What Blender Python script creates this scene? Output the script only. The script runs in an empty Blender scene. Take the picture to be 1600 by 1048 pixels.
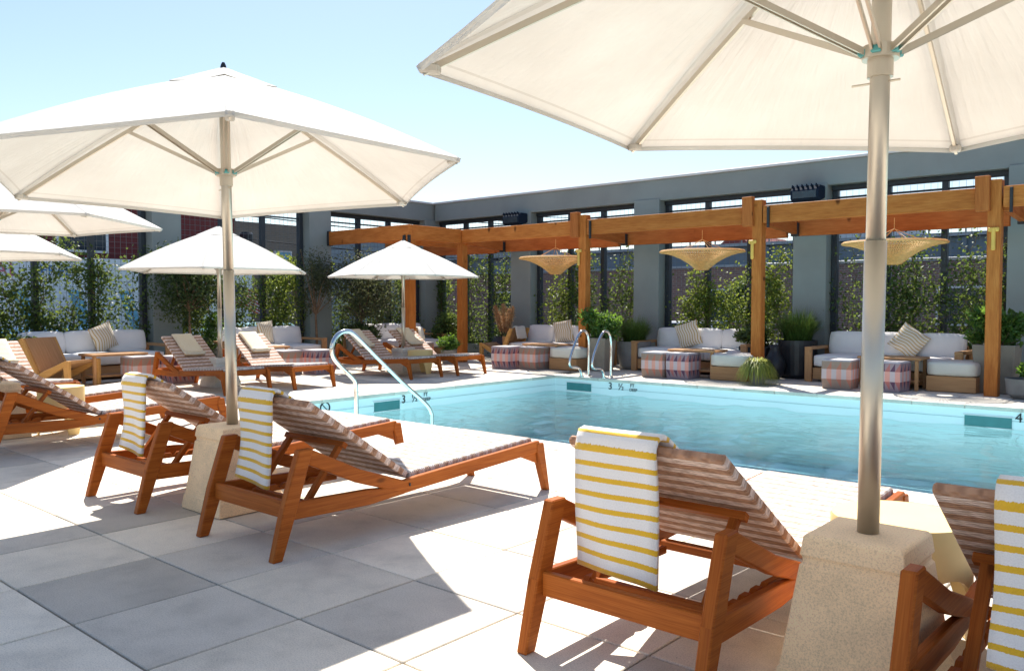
import bpy, bmesh, math, random
import numpy as np
from mathutils import Vector, Matrix
R = math.radians
rnd = random.Random(7)
nrng = np.random.default_rng(7)
sc = bpy.context.scene
col = sc.collection

# ------------------------------------------------------------------ camera, sky, sun, exposure
cam_d = bpy.data.cameras.new('camera'); cam = bpy.data.objects.new('camera', cam_d); col.objects.link(cam)
cam_d.sensor_width = 36; cam_d.lens = 1300 * 36 / 1600; cam_d.clip_start = .05; cam_d.clip_end = 2000
cam.location = (0, 0, 1.22); cam.rotation_euler = (R(90 - 2.2), 0, R(41)); sc.camera = cam
SUN = Vector((-.52, .50, 1)).normalized()
EL = math.asin(SUN.z); AZ = math.atan2(SUN.x, SUN.y)
world = bpy.data.worlds.new('World'); sc.world = world; world.use_nodes = True
wn = world.node_tree; sky = wn.nodes.new('ShaderNodeTexSky'); sky.sky_type = 'NISHITA'; sky.sun_disc = False
sky.sun_elevation = EL; sky.sun_rotation = AZ; sky.air_density = 1.0; sky.dust_density = .6; sky.ozone_density = 1.2
bg = wn.nodes['Background']; wn.links.new(sky.outputs[0], bg.inputs[0]); bg.inputs[1].default_value = .087
sun_d = bpy.data.lights.new('sun', 'SUN'); sun_d.energy = 4.8; sun_d.angle = R(.5); sun_d.color = (1, .95, .87)
sun = bpy.data.objects.new('sun', sun_d); col.objects.link(sun); sun.rotation_euler = SUN.to_track_quat('Z', 'Y').to_euler(); sun.location = (-6, 6, 12)
vs = sc.view_settings; vs.view_transform = 'Standard'; vs.look = 'None'; vs.gamma = 1; vs.exposure = 1.0; vs.use_curve_mapping = False
cy = sc.cycles; cy.max_bounces = 10; cy.diffuse_bounces = 4; cy.glossy_bounces = 4; cy.transmission_bounces = 6; cy.transparent_max_bounces = 12
cy.caustics_reflective = False; cy.caustics_refractive = False; cy.use_denoising = True
try: cy.denoiser = 'OPENIMAGEDENOISE'
except Exception: pass
cy.sample_clamp_indirect = 6

# ------------------------------------------------------------------ materials
MATS = {}
def nodes(name):
    m = bpy.data.materials.new(name); m.use_nodes = True; MATS[name] = m
    nt = m.node_tree; return m, nt, nt.nodes, nt.links, nt.nodes['Principled BSDF']
def setp(p, **k):
    for a, v in k.items(): p.inputs[a].default_value = v
def mix(nt, fac, a, b, mode='MIX'):
    n = nt.nodes.new('ShaderNodeMix'); n.data_type = 'RGBA'; n.blend_type = mode
    for s, v in ((n.inputs[0], fac), (n.inputs[6], a), (n.inputs[7], b)):
        if hasattr(v, 'is_output'): nt.links.new(v, s)
        elif isinstance(v, (tuple, list)): s.default_value = (*v[:3], 1)
        else: s.default_value = v
    return n.outputs[2]
def coords(nt, kind='Object', scale=(1, 1, 1)):
    t = nt.nodes.new('ShaderNodeTexCoord'); mp = nt.nodes.new('ShaderNodeMapping'); mp.inputs['Scale'].default_value = scale
    nt.links.new(t.outputs[kind], mp.inputs[0]); return mp.outputs[0]
def noise(nt, vec, scale, detail=4, rough=.55):
    n = nt.nodes.new('ShaderNodeTexNoise'); n.inputs['Scale'].default_value = scale; n.inputs['Detail'].default_value = detail
    n.inputs['Roughness'].default_value = rough; nt.links.new(vec, n.inputs['Vector']); return n.outputs['Fac']
def ramp(nt, fac, stops):
    n = nt.nodes.new('ShaderNodeValToRGB'); e = n.color_ramp.elements
    while len(e) < len(stops): e.new(.5)
    for i, (p, c) in enumerate(stops):
        e[i].position = p; e[i].color = (*c, 1) if len(c) == 3 else c
    nt.links.new(fac, n.inputs[0]); return n.outputs[0]
def bump(nt, p, h, strength=.3, dist=.01):
    b = nt.nodes.new('ShaderNodeBump'); b.inputs['Strength'].default_value = strength; b.inputs['Distance'].default_value = dist
    nt.links.new(h, b.inputs['Height']); nt.links.new(b.outputs[0], p.inputs['Normal'])
def mathn(nt, op, a, b=None):
    n = nt.nodes.new('ShaderNodeMath'); n.operation = op
    for i, v in enumerate((a, b)):
        if v is None: continue
        if hasattr(v, 'is_output'): nt.links.new(v, n.inputs[i])
        else: n.inputs[i].default_value = v
    return n.outputs[0]
def plain(name, c, rough=.6, var=.12, scale=6, metallic=0, bmp=0, bscale=80, kind='Object', spec=.5):
    m, nt, N, L, p = nodes(name)
    v = coords(nt, kind); f = noise(nt, v, scale)
    a = tuple(x * (1 - var) for x in c); b = tuple(min(1, x * (1 + var)) for x in c)
    L.new(ramp(nt, f, [(.3, a), (.7, b)]), p.inputs['Base Color'])
    setp(p, Roughness=rough, Metallic=metallic); p.inputs['Specular IOR Level'].default_value = spec
    if bmp: bump(nt, p, noise(nt, v, bscale, 3), bmp, .004)
    return m
def objrand(nt):
    o = nt.nodes.new('ShaderNodeObjectInfo'); return o.outputs['Random']
def wood(name, c0, c1, c2, rough=.45, knots=0.0):
    m, nt, N, L, p = nodes(name)
    tc = N.new('ShaderNodeTexCoord'); off = N.new('ShaderNodeVectorMath'); off.operation = 'ADD'
    L.new(tc.outputs['UV'], off.inputs[0]); cb = N.new('ShaderNodeCombineXYZ'); r = objrand(nt)
    L.new(mathn(nt, 'MULTIPLY', r, 37.0), cb.inputs[0]); L.new(mathn(nt, 'MULTIPLY', r, 19.0), cb.inputs[1]); L.new(cb.outputs[0], off.inputs[1])
    mp = N.new('ShaderNodeMapping'); mp.inputs['Scale'].default_value = (1.4, 26, 1); L.new(off.outputs[0], mp.inputs[0])
    f = noise(nt, mp.outputs[0], 1.6, 6, .6)
    mp2 = N.new('ShaderNodeMapping'); mp2.inputs['Scale'].default_value = (3, 160, 1); L.new(off.outputs[0], mp2.inputs[0])
    f2 = noise(nt, mp2.outputs[0], 1.5, 3)
    base = ramp(nt, f, [(.28, c0), (.5, c1), (.72, c2)])
    c = mix(nt, .35, base, ramp(nt, f2, [(.35, tuple(x * .55 for x in c1)), (.6, c2)]), 'MULTIPLY')
    c = mix(nt, .35, base, ramp(nt, f2, [(.35, c0), (.65, c2)]))
    hv = N.new('ShaderNodeHueSaturation'); L.new(c, hv.inputs['Color'])
    L.new(mathn(nt, 'ADD', mathn(nt, 'MULTIPLY', r, .24), .88), hv.inputs['Value']); c = hv.outputs[0]
    if knots:
        vo = N.new('ShaderNodeTexVoronoi'); vo.inputs['Scale'].default_value = 1; mp3 = N.new('ShaderNodeMapping'); mp3.inputs['Scale'].default_value = (3.2, 7, 1)
        L.new(off.outputs[0], mp3.inputs[0]); L.new(mp3.outputs[0], vo.inputs['Vector'])
        k = ramp(nt, vo.outputs['Distance'], [(.07, (1, 1, 1)), (.14, (0, 0, 0))])
        c = mix(nt, mathn(nt, 'MULTIPLY', k, knots), c, tuple(x * .25 for x in c0))
    L.new(c, p.inputs['Base Color']); setp(p, Roughness=rough); p.inputs['Specular IOR Level'].default_value = .14; bump(nt, p, f2, .15, .002)
    return m
wood('teak', (.20, .042, .006), (.35, .086, .011), (.46, .14, .024), .5, .6)
wood('cedar', (.32, .085, .016), (.48, .15, .030), (.58, .215, .055), .55, .9)
wood('cedar_red', (.28, .07, .016), (.42, .12, .028), (.50, .17, .045), .6, .7)
wood('oak', (.36, .18, .08), (.46, .25, .115), (.55, .32, .16), .5, .3)
wood('ochre_wood', (.42, .21, .06), (.52, .28, .09), (.6, .34, .12), .5)

def weave(name, ca, cb, period=.075):
    m, nt, N, L, p = nodes(name)
    tc = N.new('ShaderNodeTexCoord'); sx = N.new('ShaderNodeSeparateXYZ'); L.new(tc.outputs['UV'], sx.inputs[0])
    s = mathn(nt, 'FRACT', mathn(nt, 'MULTIPLY', sx.outputs[0], 1 / period)); st = mathn(nt, 'GREATER_THAN', s, .5)
    mp = N.new('ShaderNodeMapping'); mp.inputs['Scale'].default_value = (70, 22, 1); mp.inputs['Rotation'].default_value = (0, 0, .5); L.new(tc.outputs['UV'], mp.inputs[0])
    f = noise(nt, mp.outputs[0], 1.0, 2)
    c = mix(nt, st, ca, cb); c = mix(nt, .75, c, ramp(nt, f, [(.35, (.45, .38, .35)), (.6, (1, 1, 1))]), 'MULTIPLY')
    L.new(c, p.inputs['Base Color']); setp(p, Roughness=.75)
    w1 = mathn(nt, 'SINE', mathn(nt, 'MULTIPLY', sx.outputs[0], 2 * math.pi / .014)); w2 = mathn(nt, 'SINE', mathn(nt, 'MULTIPLY', sx.outputs[1], 2 * math.pi / .045))
    bump(nt, p, mathn(nt, 'MULTIPLY', w1, w2), .7, .004); return m
weave('weave', (.82, .66, .60), (.48, .27, .17)); weave('weave_seat', (.72, .68, .66), (.56, .45, .375))
def stripes(name, base, line, period, duty, fuzz=.9, axis=1):
    m, nt, N, L, p = nodes(name)
    tc = N.new('ShaderNodeTexCoord'); sx = N.new('ShaderNodeSeparateXYZ'); L.new(tc.outputs['UV'], sx.inputs[0])
    vf = noise(nt, coords(nt, 'UV', (1, 1, 1)), 220, 2)
    u = mathn(nt, 'ADD', sx.outputs[axis], mathn(nt, 'MULTIPLY', mathn(nt, 'SUBTRACT', vf, .5), .006))
    s = mathn(nt, 'FRACT', mathn(nt, 'MULTIPLY', u, 1 / period)); st = mathn(nt, 'LESS_THAN', s, duty)
    c = mix(nt, st, base, line); c = mix(nt, .3, c, ramp(nt, vf, [(.3, (.7, .7, .7)), (.6, (1, 1, 1))]), 'MULTIPLY')
    L.new(c, p.inputs['Base Color']); setp(p, Roughness=fuzz); p.inputs['Sheen Weight'].default_value = .3
    bump(nt, p, vf, .6, .003); return m
stripes('towel', (.85, .82, .82), (.80, .47, .025), .0525, .34)
stripes('pillow_stripe', (.78, .71, .60), (.55, .36, .13), .046, .34); stripes('towel_cream', (.80, .72, .58), (.66, .42, .14), .026, .25)

def canvas(name):
    m, nt, N, L, p = nodes(name)
    v = coords(nt); f = noise(nt, v, 2.2, 5); c = ramp(nt, f, [(.3, (.68, .66, .615)), (.7, (.77, .755, .71))])
    tc = N.new('ShaderNodeTexCoord'); sx = N.new('ShaderNodeSeparateXYZ'); L.new(tc.outputs['UV'], sx.inputs[0])
    du = mathn(nt, 'SUBTRACT', .5, mathn(nt, 'ABSOLUTE', mathn(nt, 'SUBTRACT', sx.outputs[0], .5)))      # distance to the panel seam
    w_ = mathn(nt, 'MULTIPLY', du, sx.outputs[1]); seam = mathn(nt, 'LESS_THAN', w_, .016)
    hem = mathn(nt, 'COMPARE', sx.outputs[1], .965); hem.node.inputs[2].default_value = .004
    line = mathn(nt, 'MAXIMUM', seam, hem); c = mix(nt, mathn(nt, 'MULTIPLY', line, .22), c, (.40, .36, .30))
    L.new(c, p.inputs['Base Color']); setp(p, Roughness=.9); p.inputs['Specular IOR Level'].default_value = .2
    pk = noise(nt, coords(nt, 'UV', (16, 2.2, 1)), 1, 3); wv = noise(nt, v, 500, 2)
    bump(nt, p, mathn(nt, 'ADD', mathn(nt, 'MULTIPLY', pk, .9), mathn(nt, 'MULTIPLY', wv, .05)), .6, .025); nn = p.inputs['Normal'].links[0].from_socket
    t = N.new('ShaderNodeBsdfTranslucent'); L.new(mix(nt, mathn(nt, 'MULTIPLY', line, .6), ramp(nt, f, [(.3, (.78, .745, .68)), (.7, (.88, .845, .78))]), (.4, .36, .3)), t.inputs[0]); L.new(nn, t.inputs['Normal'])
    ms = N.new('ShaderNodeMixShader'); ms.inputs[0].default_value = .12; out = N['Material Output']
    L.new(p.outputs[0], ms.inputs[1]); L.new(t.outputs[0], ms.inputs[2]); L.new(ms.outputs[0], out.inputs[0]); return m
canvas('canvas')
def leafmat(name, c, tr, var=.35):
    m, nt, N, L, p = nodes(name)
    a = N.new('ShaderNodeAttribute'); a.attribute_name = 'tint'
    base = ramp(nt, a.outputs['Fac'], [(0, tuple(x * (1 - var) for x in c)), (.6, c), (1, (c[0] * 1.9, c[1] * 1.45, c[2] * 1.0))])
    L.new(base, p.inputs['Base Color']); setp(p, Roughness=.5)
    t = N.new('ShaderNodeBsdfTranslucent'); t2 = ramp(nt, a.outputs['Fac'], [(0, tuple(x * .6 for x in tr)), (1, tr)]); L.new(t2, t.inputs[0])
    ms = N.new('ShaderNodeMixShader'); ms.inputs[0].default_value = .45; L.new(p.outputs[0], ms.inputs[1]); L.new(t.outputs[0], ms.inputs[2])
    L.new(ms.outputs[0], N['Material Output'].inputs[0]); return m
leafmat('leaf_vine', (.05, .105, .03), (.28, .36, .07))
leafmat('leaf_lime', (.085, .15, .03), (.40, .47, .07))
leafmat('leaf_dark', (.038, .078, .026), (.17, .23, .05))
leafmat('leaf_olive', (.065, .09, .045), (.20, .22, .09))
leafmat('leaf_bright', (.055, .14, .03), (.25, .42, .05))
leafmat('leaf_grass', (.06, .13, .03), (.26, .38, .07))
leafmat('leaf_variegated', (.24, .30, .07), (.6, .62, .16))
leafmat('plume', (.62, .42, .25), (.75, .52, .3), .15)
plain('bark', (.20, .125, .075), .85, .3, 14, bmp=.5)
plain('stem', (.13, .10, .05), .8, .3, 20)

def paver(name, c):
    m, nt, N, L, p = nodes(name)
    v0 = coords(nt, 'Object'); N2 = N.new('ShaderNodeVectorMath'); N2.operation = 'ADD'; L.new(v0, N2.inputs[0])
    cb = N.new('ShaderNodeCombineXYZ'); r = objrand(nt); L.new(mathn(nt, 'MULTIPLY', r, 50), cb.inputs[0]); L.new(cb.outputs[0], N2.inputs[1]); v = N2.outputs[0]
    f = noise(nt, v, 3.2, 7, .65); f2 = noise(nt, v, 170, 3, .7)
    c1 = ramp(nt, f, [(.28, tuple(x * .78 for x in c)), (.5, c), (.72, tuple(x * 1.1 for x in c))])
    c1 = mix(nt, .7, c1, ramp(nt, f2, [(.35, (.62, .62, .62)), (.55, (1.0, 1.0, 1.0))]), 'MULTIPLY')
    st = noise(nt, v, 1.3, 3); c1 = mix(nt, ramp(nt, st, [(.56, (0, 0, 0)), (.72, (.4, .4, .4))]), c1, tuple(x * .55 for x in c))
    pit = noise(nt, v, 45, 1); c1 = mix(nt, ramp(nt, pit, [(.80, (0, 0, 0)), (.84, (.6, .6, .6))]), c1, (.08, .07, .06))
    hv = N.new('ShaderNodeHueSaturation'); L.new(c1, hv.inputs['Color']); L.new(mathn(nt, 'ADD', mathn(nt, 'MULTIPLY', r, .22), .89), hv.inputs['Value'])
    L.new(hv.outputs[0], p.inputs['Base Color']); setp(p, Roughness=.85); bump(nt, p, f2, .25, .002); return m
paver('paver_light', (.86, .775, .64)); paver('paver_grey', (.64, .585, .50)); paver('coping', (.78, .72, .62))
plain('joint', (.05, .047, .045), .95)
plain('asphalt', (.055, .055, .058), .9, .2, 1.5)
paver('cast_stone', (.95, .69, .43)); paver('cast_white', (.80, .75, .66))
plain('wall_grey', (.25, .288, .285), .85, .08, 1.6, bmp=.15, bscale=120)
plain('cap_metal', (.62, .64, .66), .4, .03)
plain('frame_dark', (.022, .030, .040), .45, .1)
plain('wire', (.15, .155, .16), .5, .1)
plain('steel', (.60, .545, .46), .42, .04, 3, metallic=1)
plain('chrome', (.72, .72, .70), .12, .03, 3, metallic=1)
plain('black_metal', (.015, .017, .02), .5)
plain('flood_blue', (.012, .022, .042), .8, .1, 6, 0, 0, 80, 'Object', .1)
plain('cushion', (.80, .775, .75), .95, .03, 4, bmp=.15, bscale=300)
plain('cushion_cream', (.72, .68, .60), .95, .03, 4, bmp=.15, bscale=300)
plain('pot_concrete', (.20, .195, .19), .9, .18, 4, bmp=.3, bscale=60)
plain('pot_taupe', (.27, .235, .19), .9, .12, 4, bmp=.3, bscale=60)
plain('pot_black', (.016, .018, .023), .45, .15, 5)
plain('grout', (.42, .56, .56), .8); plain('soil', (.045, .03, .02), .95)
plain('yellow_glaze', (.80, .60, .26), .55, .06, 5, bmp=.1, bscale=90)
plain('rattan', (.62, .35, .125), .65, .2, 30)
plain('cleat', (.72, .42, .08), .5)
plain('teal_clip', (.12, .42, .42), .5)
plain('white_paint', (.80, .80, .79), .7, .04)
plain('mural_blue', (.20, .45, .58), .7); plain('text_pink', (.65, .16, .24), .7); plain('text_blue', (.06, .20, .45), .7)
plain('tan_wall', (.33, .29, .23), .9, .1, 3); plain('grey_building', (.36, .40, .44), .8, .08, 2); plain('pale_tower', (.55, .62, .68), .6)
plain('steel_blue', (.16, .215, .27), .6, .12, 1.5)
plain('roof_red', (.20, .055, .05), .8, .1)
plain('glass_dark', (.03, .045, .06), .08); plain('glass_blue', (.15, .40, .55), .15)
plain('car_white', (.72, .74, .76), .2, .02); plain('car_blue', (.07, .22, .45), .2, .02); plain('car_teal', (.35, .58, .62), .2, .02); plain('tyre', (.02, .02, .02), .8)
plain('tail_red', (.5, .02, .03), .3)
plain('ink', (.012, .012, .014), .6, 0)
plain('tile_teal', (.05, .22, .22), .4, .1); plain('flag_red', (.5, .05, .06), .8); plain('flag_white', (.75, .73, .7), .8); plain('flag_blue', (.05, .07, .25), .8)
plain('pool_plaster', (.86, .955, .955), .7, .03, .8)
def siding(name, c, pitch, dark=.45, kind='Object'):
    m, nt, N, L, p = nodes(name); v = coords(nt, kind); s = N.new('ShaderNodeSeparateXYZ'); L.new(v, s.inputs[0])
    f = mathn(nt, 'FRACT', mathn(nt, 'MULTIPLY', s.outputs[2], 1 / pitch)); n2 = noise(nt, v, 2.0)
    L.new(mix(nt, .3, ramp(nt, f, [(.0, tuple(x * dark for x in c)), (.12, c), (.95, tuple(x * 1.15 for x in c))]), ramp(nt, n2, [(.3, (.6, .6, .6)), (.7, (1, 1, 1))]), 'MULTIPLY'), p.inputs['Base Color'])
    setp(p, Roughness=.8); bump(nt, p, f, .4, .02); return m
siding('siding_red', (.165, .028, .028), .16); siding('grey_cladding', (.24, .29, .33), .5, .7)
def brickm(name, a, b, mortar):
    m, nt, N, L, p = nodes(name); t = N.new('ShaderNodeTexBrick'); t.inputs['Scale'].default_value = 1
    v = coords(nt, 'UV'); L.new(v, t.inputs['Vector'])
    t.inputs['Color1'].default_value = (*a, 1); t.inputs['Color2'].default_value = (*b, 1); t.inputs['Mortar'].default_value = (*mortar, 1)
    t.inputs['Brick Width'].default_value = .22; t.inputs['Row Height'].default_value = .075; t.inputs['Mortar Size'].default_value = .008
    L.new(mix(nt, .4, t.outputs[0], ramp(nt, noise(nt, v, .7), [(.3, (.6, .6, .6)), (.7, (1, 1, 1))]), 'MULTIPLY'), p.inputs['Base Color']); setp(p, Roughness=.9); return m
brickm('brick', (.30, .16, .13), (.23, .125, .11), (.40, .36, .33))
brickm('brick_tan', (.27, .22, .165), (.23, .185, .14), (.3, .27, .23))
def colattr(name):
    m, nt, N, L, p = nodes(name); a = N.new('ShaderNodeAttribute'); a.attribute_name = 'Col'; v = coords(nt)
    L.new(mix(nt, .35, a.outputs['Color'], ramp(nt, noise(nt, v, 260, 2), [(.3, (.6, .6, .6)), (.6, (1, 1, 1))]), 'MULTIPLY'), p.inputs['Base Color'])
    setp(p, Roughness=.95); bump(nt, p, noise(nt, v, 300, 2), .3, .003); return m
colattr('print_fabric')
def watermat():
    m, nt, N, L, p = nodes('water')
    v = coords(nt, 'Object', (1, 1, 1)); v2 = coords(nt, 'Object', (.8, 1.6, 1))
    h = mathn(nt, 'ADD', mathn(nt, 'MULTIPLY', noise(nt, v, 2.6, 2), .5), mathn(nt, 'MULTIPLY', noise(nt, v2, 9, 3), .34))
    b = N.new('ShaderNodeBump'); b.inputs['Strength'].default_value = .5; b.inputs['Distance'].default_value = .03; L.new(h, b.inputs['Height'])
    g = N.new('ShaderNodeBsdfGlossy'); g.inputs['Roughness'].default_value = .02; L.new(b.outputs[0], g.inputs['Normal'])
    t = N.new('ShaderNodeBsdfTransparent'); t.inputs[0].default_value = (.70, .945, 1.0, 1)
    fr = N.new('ShaderNodeFresnel'); fr.inputs[0].default_value = 1.33; L.new(b.outputs[0], fr.inputs['Normal'])
    ms = N.new('ShaderNodeMixShader'); L.new(fr.outputs[0], ms.inputs[0]); L.new(t.outputs[0], ms.inputs[1]); L.new(g.outputs[0], ms.inputs[2])
    L.new(ms.outputs[0], N['Material Output'].inputs[0]); N.remove(p); return m
watermat()

# ------------------------------------------------------------------ mesh builder
class MB:
    def __init__(s): s.v = []; s.f = []; s.uv = []; s.c = None; s.fc = []
    def add(s, vs, fs, uvs, colr=None):
        o = len(s.v); s.v += [tuple(p) for p in vs]
        for f, u in zip(fs, uvs): s.f.append([i + o for i in f]); s.uv.append(u); s.fc.append(colr)
    def box(s, c, size, rot=None, colr=None):
        hx, hy, hz = [x / 2 for x in size]; c = Vector(c)
        P = [Vector((x * hx, y * hy, z * hz)) for x in (-1, 1) for y in (-1, 1) for z in (-1, 1)]
        fs = [(0, 1, 3, 2), (4, 6, 7, 5), (0, 4, 5, 1), (2, 3, 7, 6), (0, 2, 6, 4), (1, 5, 7, 3)]
        L = max(range(3), key=lambda i: size[i]); o1, o2 = [i for i in range(3) if i != L]; ou, ov = rnd.random() * 9, rnd.random() * 9
        uvs = []
        for f in fs:
            n = [i for i in range(3) if all(P[k][i] == P[f[0]][i] for k in f)][0]
            w = o1 if n != o1 else o2
            if n == L: uvs.append([(P[k][o1] + ou, P[k][o2] + ov) for k in f])
            else: uvs.append([(P[k][L] + ou, P[k][w] + ov) for k in f])
        V = [(rot @ p if rot else p) + c for p in P]; s.add(V, fs, uvs, colr)
    def bar(s, p0, p1, w, h, up=(0, 0, 1), w1=None, h1=None):
        p0, p1 = Vector(p0), Vector(p1); d = (p1 - p0); l = d.length; d.normalize(); x = d.cross(Vector(up)).normalized(); u = x.cross(d)
        w1 = w if w1 is None else w1; h1 = h if h1 is None else h1
        V = []
        for p, a, b in ((p0, w, h), (p1, w1, h1)):
            V += [p - x * a / 2 - u * b / 2, p + x * a / 2 - u * b / 2, p + x * a / 2 + u * b / 2, p - x * a / 2 + u * b / 2]
        o = rnd.random() * 9
        fs = [(3, 2, 1, 0), (4, 5, 6, 7)] + [(i, (i + 1) % 4, 4 + (i + 1) % 4, 4 + i) for i in range(4)]
        uvs = [[(0, 0), (w, 0), (w, h), (0, h)]] * 2 + [[(o, o + i * .1), (o, o + i * .1 + .06), (o + l, o + i * .1 + .06), (o + l, o + i * .1)] for i in range(4)]
        s.add(V, fs, uvs)
    def prism(s, pts, a, b, axis=0):
        # outline pts (p,q) in the plane normal to axis, extruded a..b along it
        def mk(t, p): return ((t, p[0], p[1]) if axis == 0 else (p[0], t, p[1]) if axis == 1 else (p[0], p[1], t))
        n = len(pts); V = [mk(a, p) for p in pts] + [mk(b, p) for p in pts]; o = rnd.random() * 9
        fs = [list(range(n))[::-1], list(range(n, 2 * n))]; uvs = [[(pts[i][0] + o, pts[i][1]) for i in fs[0]], [(pts[i - n][0] + o, pts[i - n][1]) for i in fs[1]]]
        for i in range(n):
            j = (i + 1) % n; fs.append([i, j, n + j, n + i]); l = math.dist(pts[i], pts[j])
            uvs.append([(o, o), (o + l, o), (o + l, o + b - a), (o, o + b - a)])
        s.add(V, fs, uvs)
    def tube(s, path, r, n=8, r1=None, cap=True):
        path = [Vector(p) for p in path]; m = len(path); V = []; ref = None
        for i, p in enumerate(path):
            d = (path[min(i + 1, m - 1)] - path[max(i - 1, 0)]).normalized()
            if ref is None: ref = Vector((0, 0, 1)) if abs(d.z) < .9 else Vector((1, 0, 0))
            x = d.cross(ref).normalized(); y = d.cross(x).normalized(); ref = -y if False else ref
            rr = r if r1 is None else r + (r1 - r) * i / max(1, m - 1)
            V += [p + (x * math.cos(2 * math.pi * k / n) + y * math.sin(2 * math.pi * k / n)) * rr for k in range(n)]
        fs = []; uvs = []
        for i in range(m - 1):
            for k in range(n):
                a, b = i * n + k, i * n + (k + 1) % n; fs.append((a, b, b + n, a + n)); uvs.append([(i * .1, k / n), (i * .1, (k + 1) / n), (i * .1 + .1, (k + 1) / n), (i * .1 + .1, k / n)])
        if cap: fs += [tuple(range(n))[::-1], tuple(range((m - 1) * n, m * n))]; uvs += [[(0, 0)] * n] * 2
        s.add(V, fs, uvs)
    def lathe(s, prof, n=24, c=(0, 0, 0), closed=True):
        V = []; fs = []; uvs = []; m = len(prof)
        for r, z in prof: V += [(c[0] + r * math.cos(2 * math.pi * k / n), c[1] + r * math.sin(2 * math.pi * k / n), c[2] + z) for k in range(n)]
        for i in range(m - 1):
            for k in range(n):
                a, b = i * n + k, i * n + (k + 1) % n; fs.append((a, b, b + n, a + n)); uvs.append([(k / n, i / m), ((k + 1) / n, i / m), ((k + 1) / n, (i + 1) / m), (k / n, (i + 1) / m)])
        if closed: fs += [tuple(range(n))[::-1], tuple(range((m - 1) * n, m * n))]; uvs += [[(0, 0)] * n] * 2
        s.add(V, fs, uvs)
    def grid(s, fn, nu, nv, uvfn=None):
        V = [fn(i / nu, j / nv) for j in range(nv + 1) for i in range(nu + 1)]; fs = []; uvs = []; w = nu + 1
        g = uvfn or (lambda a, b: (a, b))
        for j in range(nv):
            for i in range(nu):
                fs.append((j * w + i, j * w + i + 1, (j + 1) * w + i + 1, (j + 1) * w + i)); uvs.append([g(i / nu, j / nv), g((i + 1) / nu, j / nv), g((i + 1) / nu, (j + 1) / nv), g(i / nu, (j + 1) / nv)])
        s.add(V, fs, uvs)
    def mesh(s, name, mat, bevel=0, smooth=False, subdiv=0):
        me = bpy.data.meshes.new(name); me.from_pydata(s.v, [], s.f); ul = me.uv_layers.new(name='UVMap')
        flat = [c for u in s.uv for p in u for c in p]; ul.data.foreach_set('uv', flat)
        if any(c is not None for c in s.fc):
            ca = me.color_attributes.new('Col', 'FLOAT_COLOR', 'CORNER'); d = []
            for f, c in zip(s.f, s.fc): d += list((*(c or (1, 1, 1)), 1)) * len(f)
            ca.data.foreach_set('color', d)
        me.materials.append(MATS[mat])
        bm = bmesh.new(); bm.from_mesh(me)
        if not s.fc or s.fc[0] is None: bmesh.ops.recalc_face_normals(bm, faces=bm.faces)
        if bevel:
            ed = [e for e in bm.edges if e.is_manifold and e.calc_face_angle(0) > .5]
            bmesh.ops.bevel(bm, geom=ed, offset=bevel, segments=1, profile=.5, affect='EDGES', clamp_overlap=True)
        if subdiv:
            bmesh.ops.subdivide_edges(bm, edges=bm.edges, cuts=subdiv, use_grid_fill=True)
        bm.to_mesh(me); bm.free()
        if smooth: me.polygons.foreach_set('use_smooth', [True] * len(me.polygons))
        me.update(); return me
    def build(s, name, mat, parent=None, bevel=0, smooth=False, loc=None):
        o = bpy.data.objects.new(name, s.mesh(name, mat, bevel, smooth)); col.objects.link(o)
        if parent: o.parent = parent
        if loc: o.location = loc
        return o
def tag(o, label=None, cat=None, group=None, kind=None):
    for k, v in (('label', label), ('category', cat), ('group', group), ('kind', kind)):
        if v: o[k] = v
    return o
def empty(name, loc=(0, 0, 0), rz=0, label=None, cat=None, group=None):
    o = bpy.data.objects.new(name, None); col.objects.link(o); o.location = loc; o.rotation_euler = (0, 0, rz); o.empty_display_size = .1
    return tag(o, label, cat, group)
def obj(name, me, parent=None, loc=None):
    o = bpy.data.objects.new(name, me); col.objects.link(o); o.parent = parent
    if loc: o.location = loc
    return o
def copy_tree(o, parent=None):
    c = o.copy(); col.objects.link(c); c.parent = parent
    for ch in list(o.children): copy_tree(ch, c)
    return c
def place(proto, used, loc, rz, label, cat=None, group=None):
    t = proto if not used else copy_tree(proto); t.location = loc; t.rotation_euler = (0, 0, rz); return tag(t, label, cat, group)
def B(name, mat, parent, c, size, bevel=0.004, rot=None):
    m = MB(); m.box(c, size, rot); return m.build(name, mat, parent, bevel)
def fast_mesh(name, V, F, mat, tint=None):
    me = bpy.data.meshes.new(name); n = len(V); k = F.shape[1]; me.vertices.add(n); me.vertices.foreach_set('co', V.astype(np.float32).ravel())
    me.loops.add(F.size); me.loops.foreach_set('vertex_index', F.astype(np.int32).ravel()); me.polygons.add(len(F))
    me.polygons.foreach_set('loop_start', np.arange(0, F.size, k, dtype=np.int32)); me.polygons.foreach_set('loop_total', np.full(len(F), k, dtype=np.int32))
    if tint is not None:
        a = me.attributes.new('tint', 'FLOAT', 'POINT'); a.data.foreach_set('value', tint.astype(np.float32))
    me.materials.append(MATS[mat]); me.update(calc_edges=True); me.validate(); return me
def unit(a): return a / np.maximum(np.linalg.norm(a, axis=1, keepdims=True), 1e-6)
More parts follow.
